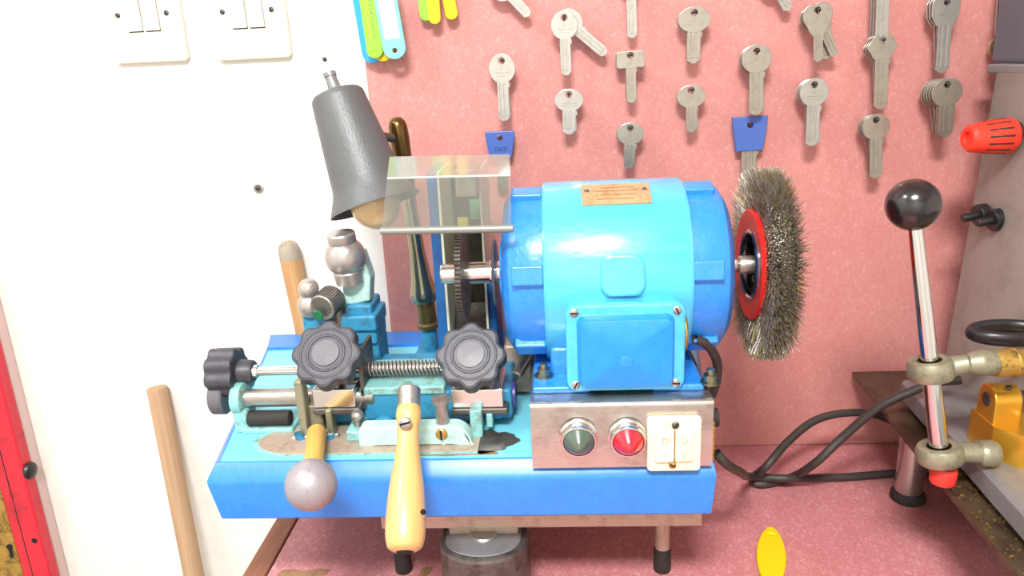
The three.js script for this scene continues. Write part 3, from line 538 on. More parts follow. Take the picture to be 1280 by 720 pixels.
// motor
const AX = { y: 0.305, z: 0.222, r: 0.0815 };
const MX0 = P(677, 300, 0.29).x, MX1 = P(867, 300, 0.29).x;
{
  const L = MX1 - MX0, c0 = V(MX0, AX.y, AX.z), r = AX.r;
  const body = part('motor', lathe([[0, 0], [r - 0.003, 0], [r - 0.0008, 0.0008], [r, 0.003], [r, L - 0.003], [r - 0.0008, L - 0.0008], [r - 0.003, L], [0, L]], c0, XP, 96, 0.4), M.motorLight, mach, 'light blue cylindrical electric motor');
  const xl = P(628, 330, 0.26).x, xr = P(913, 330, 0.26).x;
  const bell = (x0, x1, dir) => { const l = Math.abs(x1 - x0), R = r - 0.005; return lathe([[0, -0.002], [R, -0.002], [R, l * 0.55], [R - 0.004, l * 0.8], [R - 0.012, l * 0.95], [R - 0.022, l], [0.03, l], [0.028, l + 0.004], [0.012, l + 0.004], [0, l + 0.004]], V(x0, AX.y, AX.z), dir, 80, 0.5); };
  const rib = (x0, x1, ang, w, hgt) => { const g = new RoundedBoxGeometry(Math.abs(x1 - x0), w, hgt, 2, 0.002); g.translate((x0 + x1) / 2, 0, r - 0.006); g.rotateX(-ang); g.translate(0, AX.y, AX.z); return g; };
  const lb = part('end_bell', bell(MX0, xl, XN), M.motorBlue, body, 'blue motor end bell'), rb = part('end_bell', bell(MX1, xr, XP), M.motorBlue, body, 'blue motor end bell');
  for (const ang of [0.22, 1.3, -0.75, 2.6, -1.9]) {
    part('lug', rib(MX0 - 0.026, MX0 + 0.001, ang, 0.017, 0.012), M.motorBlue, body); part('lug', rib(MX1 - 0.001, MX1 + 0.024, ang, 0.017, 0.012), M.motorBlue, body);
  }
  // feet on the box
  const zf = 0.30; const ft = bed.bt;
  part('mounting_foot', [rbox(bed.xl + 0.002, bed.xl + 0.05, ft, ft + 0.006, 0.13, 0.318, 0.002), rbox(MX0 + 0.004, MX0 + 0.03, ft + 0.003, AX.y - 0.05, 0.15, 0.29, 0.004)], M.motorBlue, body);
  part('mounting_foot', [rbox(bed.xr - 0.046, bed.xr - 0.004, ft, ft + 0.006, 0.13, 0.318, 0.002), rbox(MX1 - 0.03, MX1 - 0.004, ft + 0.003, AX.y - 0.05, 0.15, 0.29, 0.004)], M.motorBlue, body);
  for (const [u, v] of [[680, 470], [888, 478]]) { const p = PY(u, v, ft + 0.006); const n = part('foot_bolt', [new THREE.CylinderGeometry(0.0085, 0.0085, 0.0012, 24).translate(p.x, ft + 0.0066, p.z), new THREE.CylinderGeometry(0.0062, 0.0062, 0.006, 6).translate(p.x, ft + 0.0102, p.z), new THREE.CylinderGeometry(0.0034, 0.0034, 0.005, 16).translate(p.x, ft + 0.0155, p.z)], M.oliveChrome, body); }
  // terminal box with screwed cover
  const zj = 0.316, a = P(709, 492, zj), b = P(856, 374, zj), y0 = Math.max(a.y, ft + 0.004), y1 = b.y, cx = (a.x + b.x) / 2, w = b.x - a.x, h = y1 - y0, cy = (y0 + y1) / 2;
  const tb = part('terminal_box', [extrude(rrect(w * 0.97, h * 0.97, 0.008), 0.075, 0.003).translate(cx, cy, zj - 0.072), extrude(rrect(w * 0.86, 0.03, 0.008), 0.03, 0.006).translate(cx, y1 + 0.006, AX.z + 0.042)], M.motorLight, body);
  const cv = part('terminal_cover', extrude(rrect(w, h, 0.009), 0.008, 0.0025).translate(cx, cy, zj), M.motorLight, body, 'screwed terminal cover');
  const cw = w * 0.80, ch = h * 0.80; // raised centre with sloping flanks
  const ring = (k, z, rad) => { const o = []; for (const [sx, sy, a0] of [[1, -1, -Math.PI / 2], [1, 1, 0], [-1, 1, Math.PI / 2], [-1, -1, Math.PI]]) for (let i = 0; i <= 6; i++) { const t = a0 + i / 6 * Math.PI / 2; o.push(V(cx + sx * (cw * k / 2 - rad) + Math.cos(t) * rad, cy - h * 0.02 + sy * (ch * k / 2 - rad) + Math.sin(t) * rad, z)); } o.push(o[0].clone()); return o; };
  const lp = [ring(1.04, zj + 0.0075, 0.008), ring(1, zj + 0.0085, 0.007), ring(0.965, zj + 0.0155, 0.006), ring(0.945, zj + 0.0172, 0.0055), ring(0.9, zj + 0.0178, 0.005)], pos = [];
  const n = lp[0].length; for (let l = 0; l < 4; l++) for (let i = 0; i < n - 1; i++) { const [A, B, C, D] = [lp[l][i], lp[l][i + 1], lp[l + 1][i + 1], lp[l + 1][i]]; for (const q of [A, B, C, A, C, D]) pos.push(q.x, q.y, q.z); }
  for (let i = 0; i < n - 1; i++) { for (const q of [lp[4][i], lp[4][i + 1], V(cx, cy - h * 0.02, zj + 0.0178)]) pos.push(q.x, q.y, q.z); }
  let rg = new THREE.BufferGeometry(); rg.setAttribute('position', new THREE.Float32BufferAttribute(pos, 3)); rg.computeVertexNormals(); rg = toCreasedNormals(rg, 0.5);
  const rc = part('raised_panel', rg, M.coverBlue, body, 'deep blue raised panel of the terminal cover');
  part('centre_mark', lathe([[0, 0], [0.0052, 0], [0.0045, 0.0008], [0, 0.001]], V(cx, cy - 0.008, zj + 0.0176), ZP, 24), M.motorBlue, body);
  for (const sx of [-1, 1]) for (const sy of [-1, 1]) screw('cover_screw', V(cx + sx * w * 0.425, cy + sy * h * 0.415, zj + 0.0075), ZP, 0.0036, M.satin, body, sx + sy);
  part('gland_ring', (() => { const g = new THREE.TorusGeometry(0.011, 0.0022, 10, 28); g.rotateY(Math.PI / 2); g.scale(1, 1.25, 1); const p = P(862, 415, zj - 0.015); g.translate(b.x + 0.002, p.y, zj - 0.015); return g; })(), M.brassOld, body, 'brass cable gland ring');
  // rounded boss between body and terminal box
  const bp = P(778, 352, 0.30); part('boss', (() => { const g = extrude(rrect(0.036, 0.034, 0.010), 0.013, 0.0022); g.translate(0, 0, r - 0.0085); g.rotateX(-0.2); g.translate(bp.x, AX.y, AX.z); return g; })(), M.motorLight, body);
  // nameplate lies on the curve of the body
  const nu0 = P(726, 234, 0.24).x, nu1 = P(810, 234, 0.24).x, plate = [], sg = 10, A0 = 0.98, A1 = 1.36;
  const arcPlate = (x0, x1, a0, a1, r0, r1) => { const s = new THREE.Shape(); for (let i = 0; i <= sg; i++) { const k = a0 + (a1 - a0) * i / sg; const [q, y] = [Math.cos(k) * r1, Math.sin(k) * r1]; i ? s.lineTo(q, y) : s.moveTo(q, y); } for (let i = sg; i >= 0; i--) { const k = a0 + (a1 - a0) * i / sg; s.lineTo(Math.cos(k) * r0, Math.sin(k) * r0); } s.closePath(); const g = new THREE.ExtrudeGeometry(s, { depth: x1 - x0, bevelEnabled: false }); g.rotateY(-Math.PI / 2); g.translate(x1, AX.y, AX.z); return g; };
  const np = part('nameplate', arcPlate(nu0, nu1, A0, A1, r - 0.0005, r + 0.0014), M.nameplate, body, 'worn brass nameplate');
  const ink = []; for (let i = 0; i < 4; i++) { const k = A0 + 0.07 + i * 0.07; ink.push(arcPlate(nu0 + 0.012 + (i % 2) * 0.004, nu1 - 0.014 + (i % 3) * 0.002, k, k + 0.012, r + 0.001, r + 0.0016)); } 
  for (const x of [nu0 + 0.0045, nu1 - 0.0045]) { const k = (A0 + A1) / 2 + 0.04; const c = V(x, AX.y + Math.sin(k) * (r + 0.001), AX.z + Math.cos(k) * (r + 0.001)); part('rivet', screwHead(c, V(0, Math.sin(k), Math.cos(k)), 0.0022), M.darkSteel, body); }
  part('worn_print', ink, M.nameplateInk, body);
  // shafts
  part('shaft', rod(V(xr - 0.004, AX.y, AX.z), V(xr + 0.038, AX.y, AX.z), 0.0066), M.chrome, mach, 'bright motor shaft');
  const xs0 = P(578, 338, AX.z).x;
  const sl = part('cutter_spindle', [lathe([[0, 0], [0.0098, 0], [0.0104, 0.0006], [0.0104, 0.026], [0.0124, 0.0262], [0.0124, 0.03], [0.0104, 0.0302], [0.0104, xl - xs0 + 0.004], [0, xl - xs0 + 0.004]], V(xs0, AX.y, AX.z), XP, 36), rod(V(xs0 - 0.02, AX.y, AX.z), V(xs0 + 0.001, AX.y, AX.z), 0.0095)], M.polished, mach);
  part('dust_disc', lathe([[0.0104, 0], [0.03, 0], [0.031, 0.001], [0.03, 0.0024], [0.0104, 0.0024]], V(xl - 0.011, AX.y, AX.z), XP, 48), M.satin, mach);
  // toothed cutter
  const R = 0.044, T = 72, q = []; for (let i = 0; i < T; i++) { const k = i / T * Math.PI * 2, dk = Math.PI * 2 / T; q.push([Math.cos(k) * R, Math.sin(k) * R], [Math.cos(k + dk * 0.55) * R, Math.sin(k + dk * 0.55) * R], [Math.cos(k + dk * 0.62) * (R - 0.0022), Math.sin(k + dk * 0.62) * (R - 0.0022)], [Math.cos(k + dk * 0.95) * (R - 0.0022), Math.sin(k + dk * 0.95) * (R - 0.0022)]); }
  const cs = poly(q); cs.holes.push(circleHole(0, 0, 0.0096));
  const cg = new THREE.ExtrudeGeometry(cs, { depth: 0.0055, bevelEnabled: false }); cg.rotateY(-Math.PI / 2); cg.translate(P(573, 338, AX.z + 0.03).x + 0.003, AX.y, AX.z);
  part('cutter_wheel', cg, M.darkSteel, mach, 'toothed steel cutter wheel');
  bed.xr2 = xr;
}
{ // wire brush wheel
  const R = 0.0855, xc = P(945, 333, AX.z).x + 0.006, c = V(xc, AX.y, AX.z), half = 0.0085;
  const core = part('brush_wheel', lathe([[0.028, -half * 0.6], [0.052, -half * 0.95], [0.072, -half], [0.0775, -half * 0.6], [0.0785, 0], [0.0775, half * 0.6], [0.072, half], [0.052, half * 0.95], [0.028, half * 0.6]], c, XP, 64), M.wireCore, mach, 'round wire brush wheel with a red flange');
  // crimped wires, far too many to count
  const wg = new THREE.CylinderGeometry(0.00022, 0.00026, 1, 3, 1); wg.translate(0, 0.5, 0);
  const CNT = 15000, im = new THREE.InstancedMesh(wg, M.wire, CNT), mt = new THREE.Matrix4(), qt = new THREE.Quaternion(), col = new THREE.Color();
  for (let i = 0; i < CNT; i++) {
    const a = rnd() * Math.PI * 2, rim = rnd() < 0.5, x = rim ? rr(-1, 1) * half : (rnd() < 0.7 ? -1 : 1) * half * rr(0.8, 1.05);
    const r0 = rim ? rr(0.062, 0.075) : rr(0.045, 0.072), len = rim ? R + rr(-0.004, 0.003) - r0 : rr(0.007, 0.016);
    const d = V((rnd() - 0.5) * 0.5 + (rim ? x / half * 0.28 : Math.sign(x) * rr(0.0, 0.3)), Math.cos(a) + (rnd() - 0.5) * 0.75, Math.sin(a) + (rnd() - 0.5) * 0.75).normalize();
    if (rim) { d.set((rnd() - 0.5) * 0.5 + x / half * 0.25, Math.cos(a) + (rnd() - 0.5) * 0.45, Math.sin(a) + (rnd() - 0.5) * 0.45).normalize(); }
    qt.setFromUnitVectors(V(0, 1, 0), d);
    const p = V(x, Math.cos(a) * r0, Math.sin(a) * r0);
    mt.compose(p, qt, V(1, Math.max(0.004, len), 1)); im.setMatrixAt(i, mt);
    const g = rr(0.3, 1.0), brassy = rnd() < 0.28; col.setRGB(g * (brassy ? 0.85 : 0.9), g * (brassy ? 0.66 : 0.87), g * (brassy ? 0.22 : 0.8)); im.setColorAt(i, col);
  }
  im.name = 'wire_bristles'; im.userData = { kind: 'stuff', label: 'crimped steel and brass wires' }; im.castShadow = im.receiveShadow = true;
  core.add(im); im.position.copy(c).sub(origin(core));
  const f = part('flange', lathe([[0.031, -0.0112], [0.049, -0.0135], [0.0505, -0.0125], [0.05, -0.0095], [0.031, -0.0085]], c, XP, 64, 0.5), M.redFlange, core, 'red flange'); f.scale.x = 1;
  part('hub_ring', lathe([[0.0285, -0.0085], [0.0285, -0.0125], [0.030, -0.0138], [0.032, -0.0125], [0.032, -0.0085]], c, XP, 64), M.chrome, core, 'chrome hub ring');
  part('hub_disc', lathe([[0.006, -0.002], [0.029, -0.002], [0.029, 0.002], [0.006, 0.002]], c, XP, 48), M.satin, core);
  part('hub_disc', lathe([[0.006, 0.0005], [0.05, 0.0125], [0.05, 0.0135], [0.006, 0.003]], c, XP, 48), M.redFlange, core);
  part('arbor_nut', [lathe([[0, -0.022], [0.0078, -0.022], [0.0084, -0.0205], [0.0084, -0.004], [0.013, -0.0035], [0.013, -0.002], [0, -0.002]], c, XP, 28)], M.satin, core);
}
{ // cutter housing and clear guard
  const z = 0.18, xa = P(541, 330, z).x, xb = P(556, 330, z).x, xc = P(606, 330, z).x, xd = P(617, 330, z).x, y0 = YB, y1 = P(550, 215, z).y;
  const hs = part('cutter_housing', rbox(xa, xb - 0.0012, y0 + 0.0015, y1, 0.10, z, 0.002), M.postBlue, mach, 'blue upright of the cutter housing');
  part('housing_edge', rbox(xb - 0.001, xb + 0.0016, y0 + 0.0015, y1, 0.095, z + 0.006, 0.0006), M.creamEdge, hs);
  part('housing_back', rbox(xb + 0.002, xc - 0.0016, y0 + 0.0015, y1 - 0.005, 0.098, 0.108, 0.001), M.oily, hs, 'dark oily back plate');
  part('housing_floor', (() => { const g = rbox(xb + 0.002, xc - 0.0016, -0.0015, 0.0015, -0.022, 0.022, 0.0005); g.rotateX(0.75); g.translate(0, P(580, 402, 0.15).y, 0.15); return g; })(), M.darkSteel, hs);
  part('housing_edge', rbox(xc - 0.0014, xc + 0.0008, y0 + 0.0015, y1, 0.095, z + 0.002, 0.0006), M.creamEdge, hs);
  part('housing_side', rbox(xc + 0.001, xd, y0 + 0.0015, AX.y - 0.014, 0.10, z - 0.004, 0.002), M.postBlue, hs);
  part('colour_patch', box(xb + 0.006, xb + 0.017, P(573, 290, 0.11).y, P(573, 272, 0.11).y, 0.1078, 0.109), M.patchYellow, hs, 'small yellow patch');  // plain yellow and green patches set on the back plate
  part('colour_patch', box(xb + 0.02, xc - 0.008, P(573, 275, 0.11).y, P(573, 250, 0.11).y, 0.1078, 0.109), M.patchGreen, hs, 'small green patch');
  // guard: grey rod, tilted clear face, frosted top strip
  const A = P(477, 287, 0.30), B = P(639, 284, 0.30), C = P(484, 223, 0.262), Dd = P(638, 219, 0.262), E = P(487, 197, 0.213), F = P(637, 194, 0.213);
  const quad = (p, q, r, s, th) => { const n = q.clone().sub(p).cross(s.clone().sub(p)).normalize().multiplyScalar(th / 2), pos = [], f = [p, q, r, s].map(v => v.clone().add(n)), k = [p, q, r, s].map(v => v.clone().sub(n)); const Q = (a, b, c, d) => [a, b, c, a, c, d].forEach(v => pos.push(v.x, v.y, v.z)); Q(f[0], f[1], f[2], f[3]); Q(k[3], k[2], k[1], k[0]); for (let i = 0; i < 4; i++) { const j = (i + 1) % 4; Q(k[i], k[j], f[j], f[i]); } const g = new THREE.BufferGeometry(); g.setAttribute('position', new THREE.Float32BufferAttribute(pos, 3)); g.computeVertexNormals(); return g; };
  const top = part('guard_top', quad(C, Dd, F, E, 0.002), M.acrylicTop, mach, 'frosted top strip of the guard');
  part('guard_shield', quad(A, B, Dd, C, 0.002), M.acrylic, mach, 'clear acrylic guard');
  part('guard_rod', rod(A.clone().add(V(-0.001, -0.001, 0.001)), B.clone().add(V(0.002, -0.001, 0.001)), 0.0031), M.rodGrey, mach, 'grey rod along the guard edge');
  part('guard_edge', rod(C, Dd, 0.0009, 0.0009, 8), M.plasticWhite, mach);
  const bk = P(582, 228, 0.215); part('guard_bracket', [rbox(bk.x - 0.01, bk.x + 0.01, bk.y - 0.014, bk.y + 0.012, 0.17, 0.214, 0.002)], M.satin, mach);
}

// ---------------------------------------------------------------- carriage, knobs and levers of the machine
function orientZ(g, at, dir) { g.applyQuaternion(new THREE.Quaternion().setFromUnitVectors(V(0, 0, 1), dir.clone().normalize())); g.translate(at.x, at.y, at.z); return g; }
function lobedShape(R, lobes, depth, rot = 0) { const q = []; for (let i = 0; i < lobes * 16; i++) { const a = i / (lobes * 16) * Math.PI * 2, c = Math.cos(a * lobes + rot), k = 1 - depth * Math.pow(0.5 - 0.5 * c, 1.5); q.push([Math.cos(a) * R * k, Math.sin(a) * R * k]); } return poly(q); }
function lobedKnob(face, dir, R, th, label, faceDetail = true, lobes = 8) {          // face: centre of the front face
  const d = dir.clone().normalize(), back = face.clone().addScaledVector(d, -th);
  const k = part('clamp_knob', orientZ(extrude(lobedShape(R, lobes, 0.13), th, R * 0.09, 8), back, d), M.bakelite, mach, label);
  if (faceDetail) {
    part('cap', lathe([[0, -0.001], [R * 0.40, -0.001], [R * 0.385, 0.0012], [0, 0.0016]], face, d, 36), M.knobCap, k);
    for (const [f, w] of [[0.72, 0.035], [0.52, 0.045]]) part('ridge', orientZ(new THREE.TorusGeometry(R * f, R * w, 10, 48).scale(1, 1, 0.6), face, d), M.bakelite, k);
  }
  part('hub', lathe([[0, 0], [R * 0.52, 0], [R * 0.55, -0.002], [R * 0.5, -0.014], [0, -0.014]].map(([r, h]) => [r, -h]), back, d.clone().negate(), 28), M.bakelite, k);
  return k;
}
{
  const ZR = 0.25, kd = V(0.0, 0.62, 0.72).normalize();
  const s = S(450, 460, ZR), yRod = P(450, 461, ZR).y;
  const X = (u, v = 460, z = ZR) => P(u, v, z).x, Y = (u, v, z = ZR) => P(u, v, z).y;
  // carriage body between the knobs
  const zc = 0.268, xl = X(452, 500, zc), xr = X(640, 500, zc), yt = Y(520, 489, zc), ybm = YB + 0.0016;
  const cb = part('carriage', [rbox(xl, xr, ybm + 0.006, yt, 0.17, zc, 0.004), rbox(xl + 0.01, xr - 0.02, ybm, ybm + 0.012, 0.19, zc - 0.006, 0.003)], M.tealBlue, mach, 'blue cast carriage');
  part('carriage_top', rbox(xl - 0.001, X(560, 480, 0.25), yt - 0.003, yt + 0.005, 0.2, zc + 0.002, 0.002), M.teal, cb);
  part('carriage_lug', ball(V(X(479, 532, zc + 0.006), Y(479, 532, zc + 0.006), zc + 0.002), 0.009, 1.1, 0.9, 0.8), M.tealBlue, cb);
  // feed rod with spring and side knob
  const rl = X(312), rrt = X(556);
  part('feed_rod', rod(V(rl, yRod, ZR), V(rrt + 0.012, yRod, ZR), 0.0044), M.chrome, mach, 'polished feed rod');
  { const a = X(462), b = X(552), turns = 19, pts = []; for (let i = 0; i <= turns * 14; i++) { const t = i / (turns * 14), k = t * turns * Math.PI * 2; pts.push(V(a + (b - a) * t, yRod + Math.cos(k) * 0.0064, ZR + Math.sin(k) * 0.0064)); } part('spring', new THREE.TubeGeometry(new THREE.CatmullRomCurve3(pts), turns * 14, 0.00095, 6, false), M.satin, mach, 'steel coil spring'); }
  { const xk = X(299, 460), xa = X(266, 460), R = 31.5 * S(283, 461, ZR), k = part('feed_knob', orientZ(extrude(lobedShape(R, 8, 0.12, 0.6), xk - xa, 0.002, 8), V(xk, yRod, ZR), XN), M.bakelite, mach, 'black lobed feed knob');
    part('hub', lathe([[0, 0], [0.0112, 0], [0.0118, 0.001], [0.0108, 0.0125], [0.0098, 0.014], [0, 0.014]], V(xk, yRod, ZR), XP, 30), M.bakelite, k); part('washer', lathe([[0.0044, 0], [0.0066, 0], [0.006, 0.004], [0.0044, 0.004]], V(xk + 0.0138, yRod, ZR), XP, 24), M.polished, k); }
  // lower shaft, its bracket and roller, second knob behind
  { const z = 0.262, y = Y(340, 497, z), r = 11.5 * S(340, 497, z), a = X(306, 497, z), b = X(470, 497, z);
    part('lower_shaft', rod(V(a, y, z), V(b, y, z), r), M.satin, mach, 'thick steel guide shaft');
    part('shaft_bracket', [lathe([[r, 0], [r + 0.006, 0], [r + 0.0068, 0.0015], [r + 0.0065, 0.009], [r + 0.004, 0.0105], [r, 0.0105]], V(X(294, 497, z), y, z), XP, 36), rbox(X(294, 497, z), X(312, 497, z), ybm - 0.001, y - r + 0.001, z - 0.012, z + 0.012, 0.003), rbox(X(290, 470, z - 0.01), X(308, 470, z - 0.01), y, yRod - 0.002, z - 0.03, z - 0.008, 0.004)], M.teal, mach);
    part('bracket_knob', lathe([[0, 0], [0.0155, 0], [0.0168, 0.0015], [0.0168, 0.012], [0.0155, 0.0135], [0, 0.0135]], V(X(294, 497, z - 0.02), y - 0.0005, z - 0.006), XN, 36), M.knobCap, mach, 'plain dark grey knob');
    const yr = Y(340, 521, z + 0.004); part('roller', lathe([[0, 0], [0.006, 0], [0.0072, 0.001], [0.0072, X(367, 521, z) - X(314, 521, z) - 0.001], [0.006, X(367, 521, z) - X(314, 521, z)], [0, X(367, 521, z) - X(314, 521, z)]], V(X(314, 521, z), yr, z + 0.006), XP, 24), M.rubber, mach, 'dark rubber roller');
    part('roller_support', rbox(X(308, 530, z), X(372, 530, z), ybm - 0.001, yr - 0.0074, z - 0.012, z + 0.014, 0.002), M.teal, mach);
  }
  // fork with the ball lever
  { const z = 0.285, f = part('lever_fork', [rbox(X(370, 500, z), X(381, 500, z), Y(375, 545, z), Y(375, 476, z), z - 0.012, z + 0.002, 0.002), rbox(X(407, 520, z), X(415, 520, z), Y(411, 545, z), Y(411, 512, z), z - 0.012, z + 0.002, 0.002)], M.greenSteel, mach);
    const cr = new THREE.TorusGeometry(0.0145, 0.0042, 12, 28, Math.PI); cr.rotateZ(Math.PI); const cc = P(393, 541, z + 0.004); cr.translate(cc.x, cc.y, cc.z); part('cradle', cr, M.tealBlue, f);
    const a = P(396, 540, 0.296), b = P(389, 606, 0.395); const dirL = b.clone().sub(a);
    const lv = part('ball_lever', lathe([[0, 0], [0.0078, 0], [0.0086, 0.003], [0.0078, dirL.length() * 0.5], [0.0072, dirL.length() * 0.9], [0, dirL.length() * 0.9]], a, dirL, 28), M.handleNeck, mach, 'yellow neck of the ball lever');
    part('ball', ball(b, 32.5 * S(389, 606, 0.395)), M.ballGrey, lv, 'speckled grey ball');
    part('pivot_pin', rod(P(366, 548, z + 0.002), P(424, 544, z + 0.002), 0.0028), M.satin, f);
    part('fork_base', rbox(X(384, 520, z - 0.01), X(404, 520, z - 0.01), ybm, Y(394, 512, z), z - 0.03, z - 0.008, 0.002), M.greenSteel, f);
    part('stop_stud', [ball(P(447, 520, z), 0.006), rod(P(447, 520, z), V(P(447, 520, z).x, ybm, z), 0.0042)], M.satin, mach);
    part('stud_bracket', rbox(X(436, 540, z), X(455, 540, z), ybm, Y(445, 532, z), z - 0.02, z + 0.012, 0.003), M.teal, mach);
  }
  // the two clamps: polished jaw blocks under lobed knobs
  for (const [u, v, jl, jr, jt, jb, lb] of [[407, 444, 388, 441, 478, 507, 'black lobed clamp knob next to the feed rod'], [588, 446, 563, 628, 478, 507, 'black lobed clamp knob in front of the cutter wheel']]) {
    const zj = 0.282, face = P(u, v - 3, 0.283);
    const kn = lobedKnob(face, kd, 44.5 * S(u, v, 0.283), 0.0165, lb);
    const x0 = X(jl, jt, zj), x1 = X(jr, jt, zj), y1 = Y(u, jt + 9, zj), y0 = Y(u, jb + 3, zj);
    const jaw = part('clamp_jaw', rbox(x0, x1, y0, y1, zj - 0.05, zj, 0.0012), M.polished, mach, 'polished steel clamp jaw');
    part('jaw_base', rbox(x0 - 0.001, x1 + 0.004, y0 - 0.007, y0 - 0.0004, zj - 0.06, zj + 0.001, 0.002), M.darkSteel, jaw);
    part('clamp_stud', rod(face.clone().addScaledVector(kd, -0.055), face.clone().addScaledVector(kd, -0.02), 0.005), M.satin, kn);
    part('jaw_post', rbox(x0 + 0.006, x1 - 0.004, ybm, y0 - 0.0074, zj - 0.055, zj - 0.022, 0.003), M.tealBlue, jaw);
  }
  part('end_plate', rbox(X(447, 460, 0.27), X(452.5, 460, 0.27), Y(450, 512, 0.27), Y(450, 440, 0.27), 0.225, 0.27, 0.001), M.darkSteel, mach);
  // front bar with post, screw and wooden handle
  { const z = 0.305, y0 = Y(520, 556, z), y1 = Y(520, 533, z), a = X(448, 545, z), b = X(590, 545, z), r = 0.006;
    const sh = new THREE.Shape(); sh.moveTo(a, ybm); sh.lineTo(a, y1 - r); sh.absarc(a + r, y1 - r, r, Math.PI, Math.PI / 2, true); sh.lineTo(b - 0.018, y1); sh.quadraticCurveTo(b - 0.002, y1, b, y0 - 0.002); sh.lineTo(b, ybm); sh.lineTo(b - 0.01, ybm); sh.lineTo(b - 0.01, y0 - 0.004); sh.quadraticCurveTo(b - 0.012, y0, b - 0.02, y0); sh.lineTo(a + 0.016, y0); sh.lineTo(a + 0.009, ybm); sh.closePath();
    const bar = part('front_bar', extrude(sh, 0.016, 0.0015).translate(0, 0, z - 0.015), M.tealPale, mach, 'pale teal bent bar');
    const c = P(552, 542, z + 0.001); screw('brass_screw', c, ZP, 0.0052, M.brass, bar, 1.57);
    const pz = z - 0.007, px = P(553, 520, pz).x; part('post', lathe([[0, 0], [0.0058, 0], [0.0058, Y(553, 506, pz) - y1], [0.0085, Y(553, 500, pz) - y1], [0.0085, Y(553, 497, pz) - y1], [0, Y(553, 497, pz) - y1]], V(px, y1 - 0.0005, pz), YP, 28), M.satin, bar);
    part('lower_stud', rod(V(px, ybm, z - 0.004), V(px, y0 + 0.001, z - 0.004), 0.005), M.satin, bar);
    // handle
    const t = P(511, 507, 0.325), e = P(506, 690, 0.41), d = e.clone().sub(t), L = d.length(), sc = S(508, 590, 0.37);
    const prof = [[0, 0], [14.5, 0], [15.5, 0.015], [17, 0.06], [17, 0.09], [15, 0.14], [14.2, 0.2], [15.5, 0.32], [19, 0.46], [22.5, 0.58], [24.8, 0.72], [25.4, 0.84], [24.4, 0.92], [21, 0.975], [13, 1], [0, 1]].map(([r, h]) => [r * sc * 0.97, h * L]);
    const hd = part('wooden_handle', lathe([[0, 0], ...smooth(prof.slice(1, -1), 60), [0, L]], t, d, 56, 0.9), M.handleWood, mach, 'varnished wooden handle');
    const u = d.clone().normalize();
    part('ferrule', lathe([[0, -0.0155], [0.0088, -0.0155], [0.0096, -0.0145], [0.0094, 0.001], [0, 0.001]].map(([r, h]) => [r, -h]).reverse(), t.clone(), u.clone().negate(), 32), M.satin, hd, 'steel ferrule');
    part('end_hole', rod(e.clone().addScaledVector(u, -0.006), e.clone().addScaledVector(u, 0.0006), 0.0075), M.blackHole, hd);
    const sp = P(507, 529, 0.3475); screw('screw', sp, V(0, 0.35, 0.93), 0.0052, M.satin, hd, 0.25);
    part('lever_shank', rod(t.clone().addScaledVector(u, 0.016), V(t.x, t.clone().addScaledVector(u, 0.016).y, z - 0.004), 0.005), M.satin, hd);
    part('chip', ball(P(529, 640, 0.405), 0.0022), M.blackHole, hd);
  }
  // guide plates and discs at the cutter end
  part('guide_plate', rbox(X(588, 530, 0.29), X(603, 530, 0.29), ybm, Y(595, 512, 0.29), 0.25, 0.292, 0.0015), M.teal, mach);
  part('guide_plate', rbox(X(608, 530, 0.285), X(616, 530, 0.285), ybm + 0.006, Y(611, 518, 0.285), 0.255, 0.285, 0.0015), M.teal, mach);
  { const z = 0.25, x = X(622, 490, z), c = V(x, Y(622, 494, z), z); part('guide_disc', lathe([[0, 0], [0.0195, 0], [0.02, 0.001], [0.0195, 0.0045], [0, 0.005]], c, XP, 40), M.teal, mach);
    part('navy_plug', lathe([[0, 0], [0.0125, 0], [0.013, 0.001], [0.0125, 0.011], [0, 0.012]], V(x + 0.006, c.y, z), XP, 32), M.navy, mach, 'navy blue plug');
    part('guide_arm', rod(V(x + 0.016, c.y + 0.01, z - 0.02), P(664, 440, 0.2), 0.0055), M.satin, mach); part('arm_block', rbox(X(630, 440, 0.2), X(664, 440, 0.2), YB + 0.0016, Y(645, 432, 0.2), 0.15, 0.2, 0.003), M.bareWorn, mach); }
  // tracer clamps standing behind the knobs
  { const z = 0.185, p = (u, v) => P(u, v, z), sc = S(430, 320, z), up = V(-0.06, 1, 0.1).normalize();
    const base = p(438, 352), big = part('clamp_nut', lathe([[0, 0], [18, 0], [19, 15], [18, 16.5], ...smooth([[18.4, 17], [22, 21], [24.6, 28], [25.2, 35], [23.6, 43], [20, 49], [17, 52]], 24), [17.5, 53], [17.5, 63], [16, 65], [0, 65.5]].map(([r, h]) => [r * sc, h * sc]), base, up, 56, 0.5), M.nutSatin, mach, 'round-bodied steel clamp nut');
    const base2 = p(390, 392); part('clamp_nut', lathe([[0, 0], ...smooth([[13, 0], [15.6, 6], [16.4, 13], [14.4, 20], [10.5, 25]], 16), ...smooth([[10.5, 26], [12.6, 31], [12.4, 38], [9, 44], [4, 46.6], [0, 47]], 18)].map(([r, h]) => [r * sc, h * sc]), base2, V(0.02, 1, 0.08), 40, 0.7), M.nutSatin, mach, 'small steel clamp nut with two balls');
    const kc = p(413, 374).add(V(0, 0, 0.026)), kdir = V(-0.28, -0.2, 0.9).normalize(); const kk = part('knurled_knob', lathe([[0, -26], [16.5, -26], [17, -25], [17, 1], [16, 2], [0, 2]].map(([r, h]) => [r * sc, h * sc]), kc, kdir, 40, 0.5), M.satin, mach, 'knurled steel knob with a green dot');
    const kn = []; for (let i = 0; i < 36; i++) { const g = new THREE.BoxGeometry(0.0008, 25 * sc, 0.001); g.translate(0, -12 * sc, 17 * sc); g.rotateY(i / 36 * Math.PI * 2); kn.push(orient(g, kc, kdir)); } part('knurling', kn, M.darkSteel, kk);
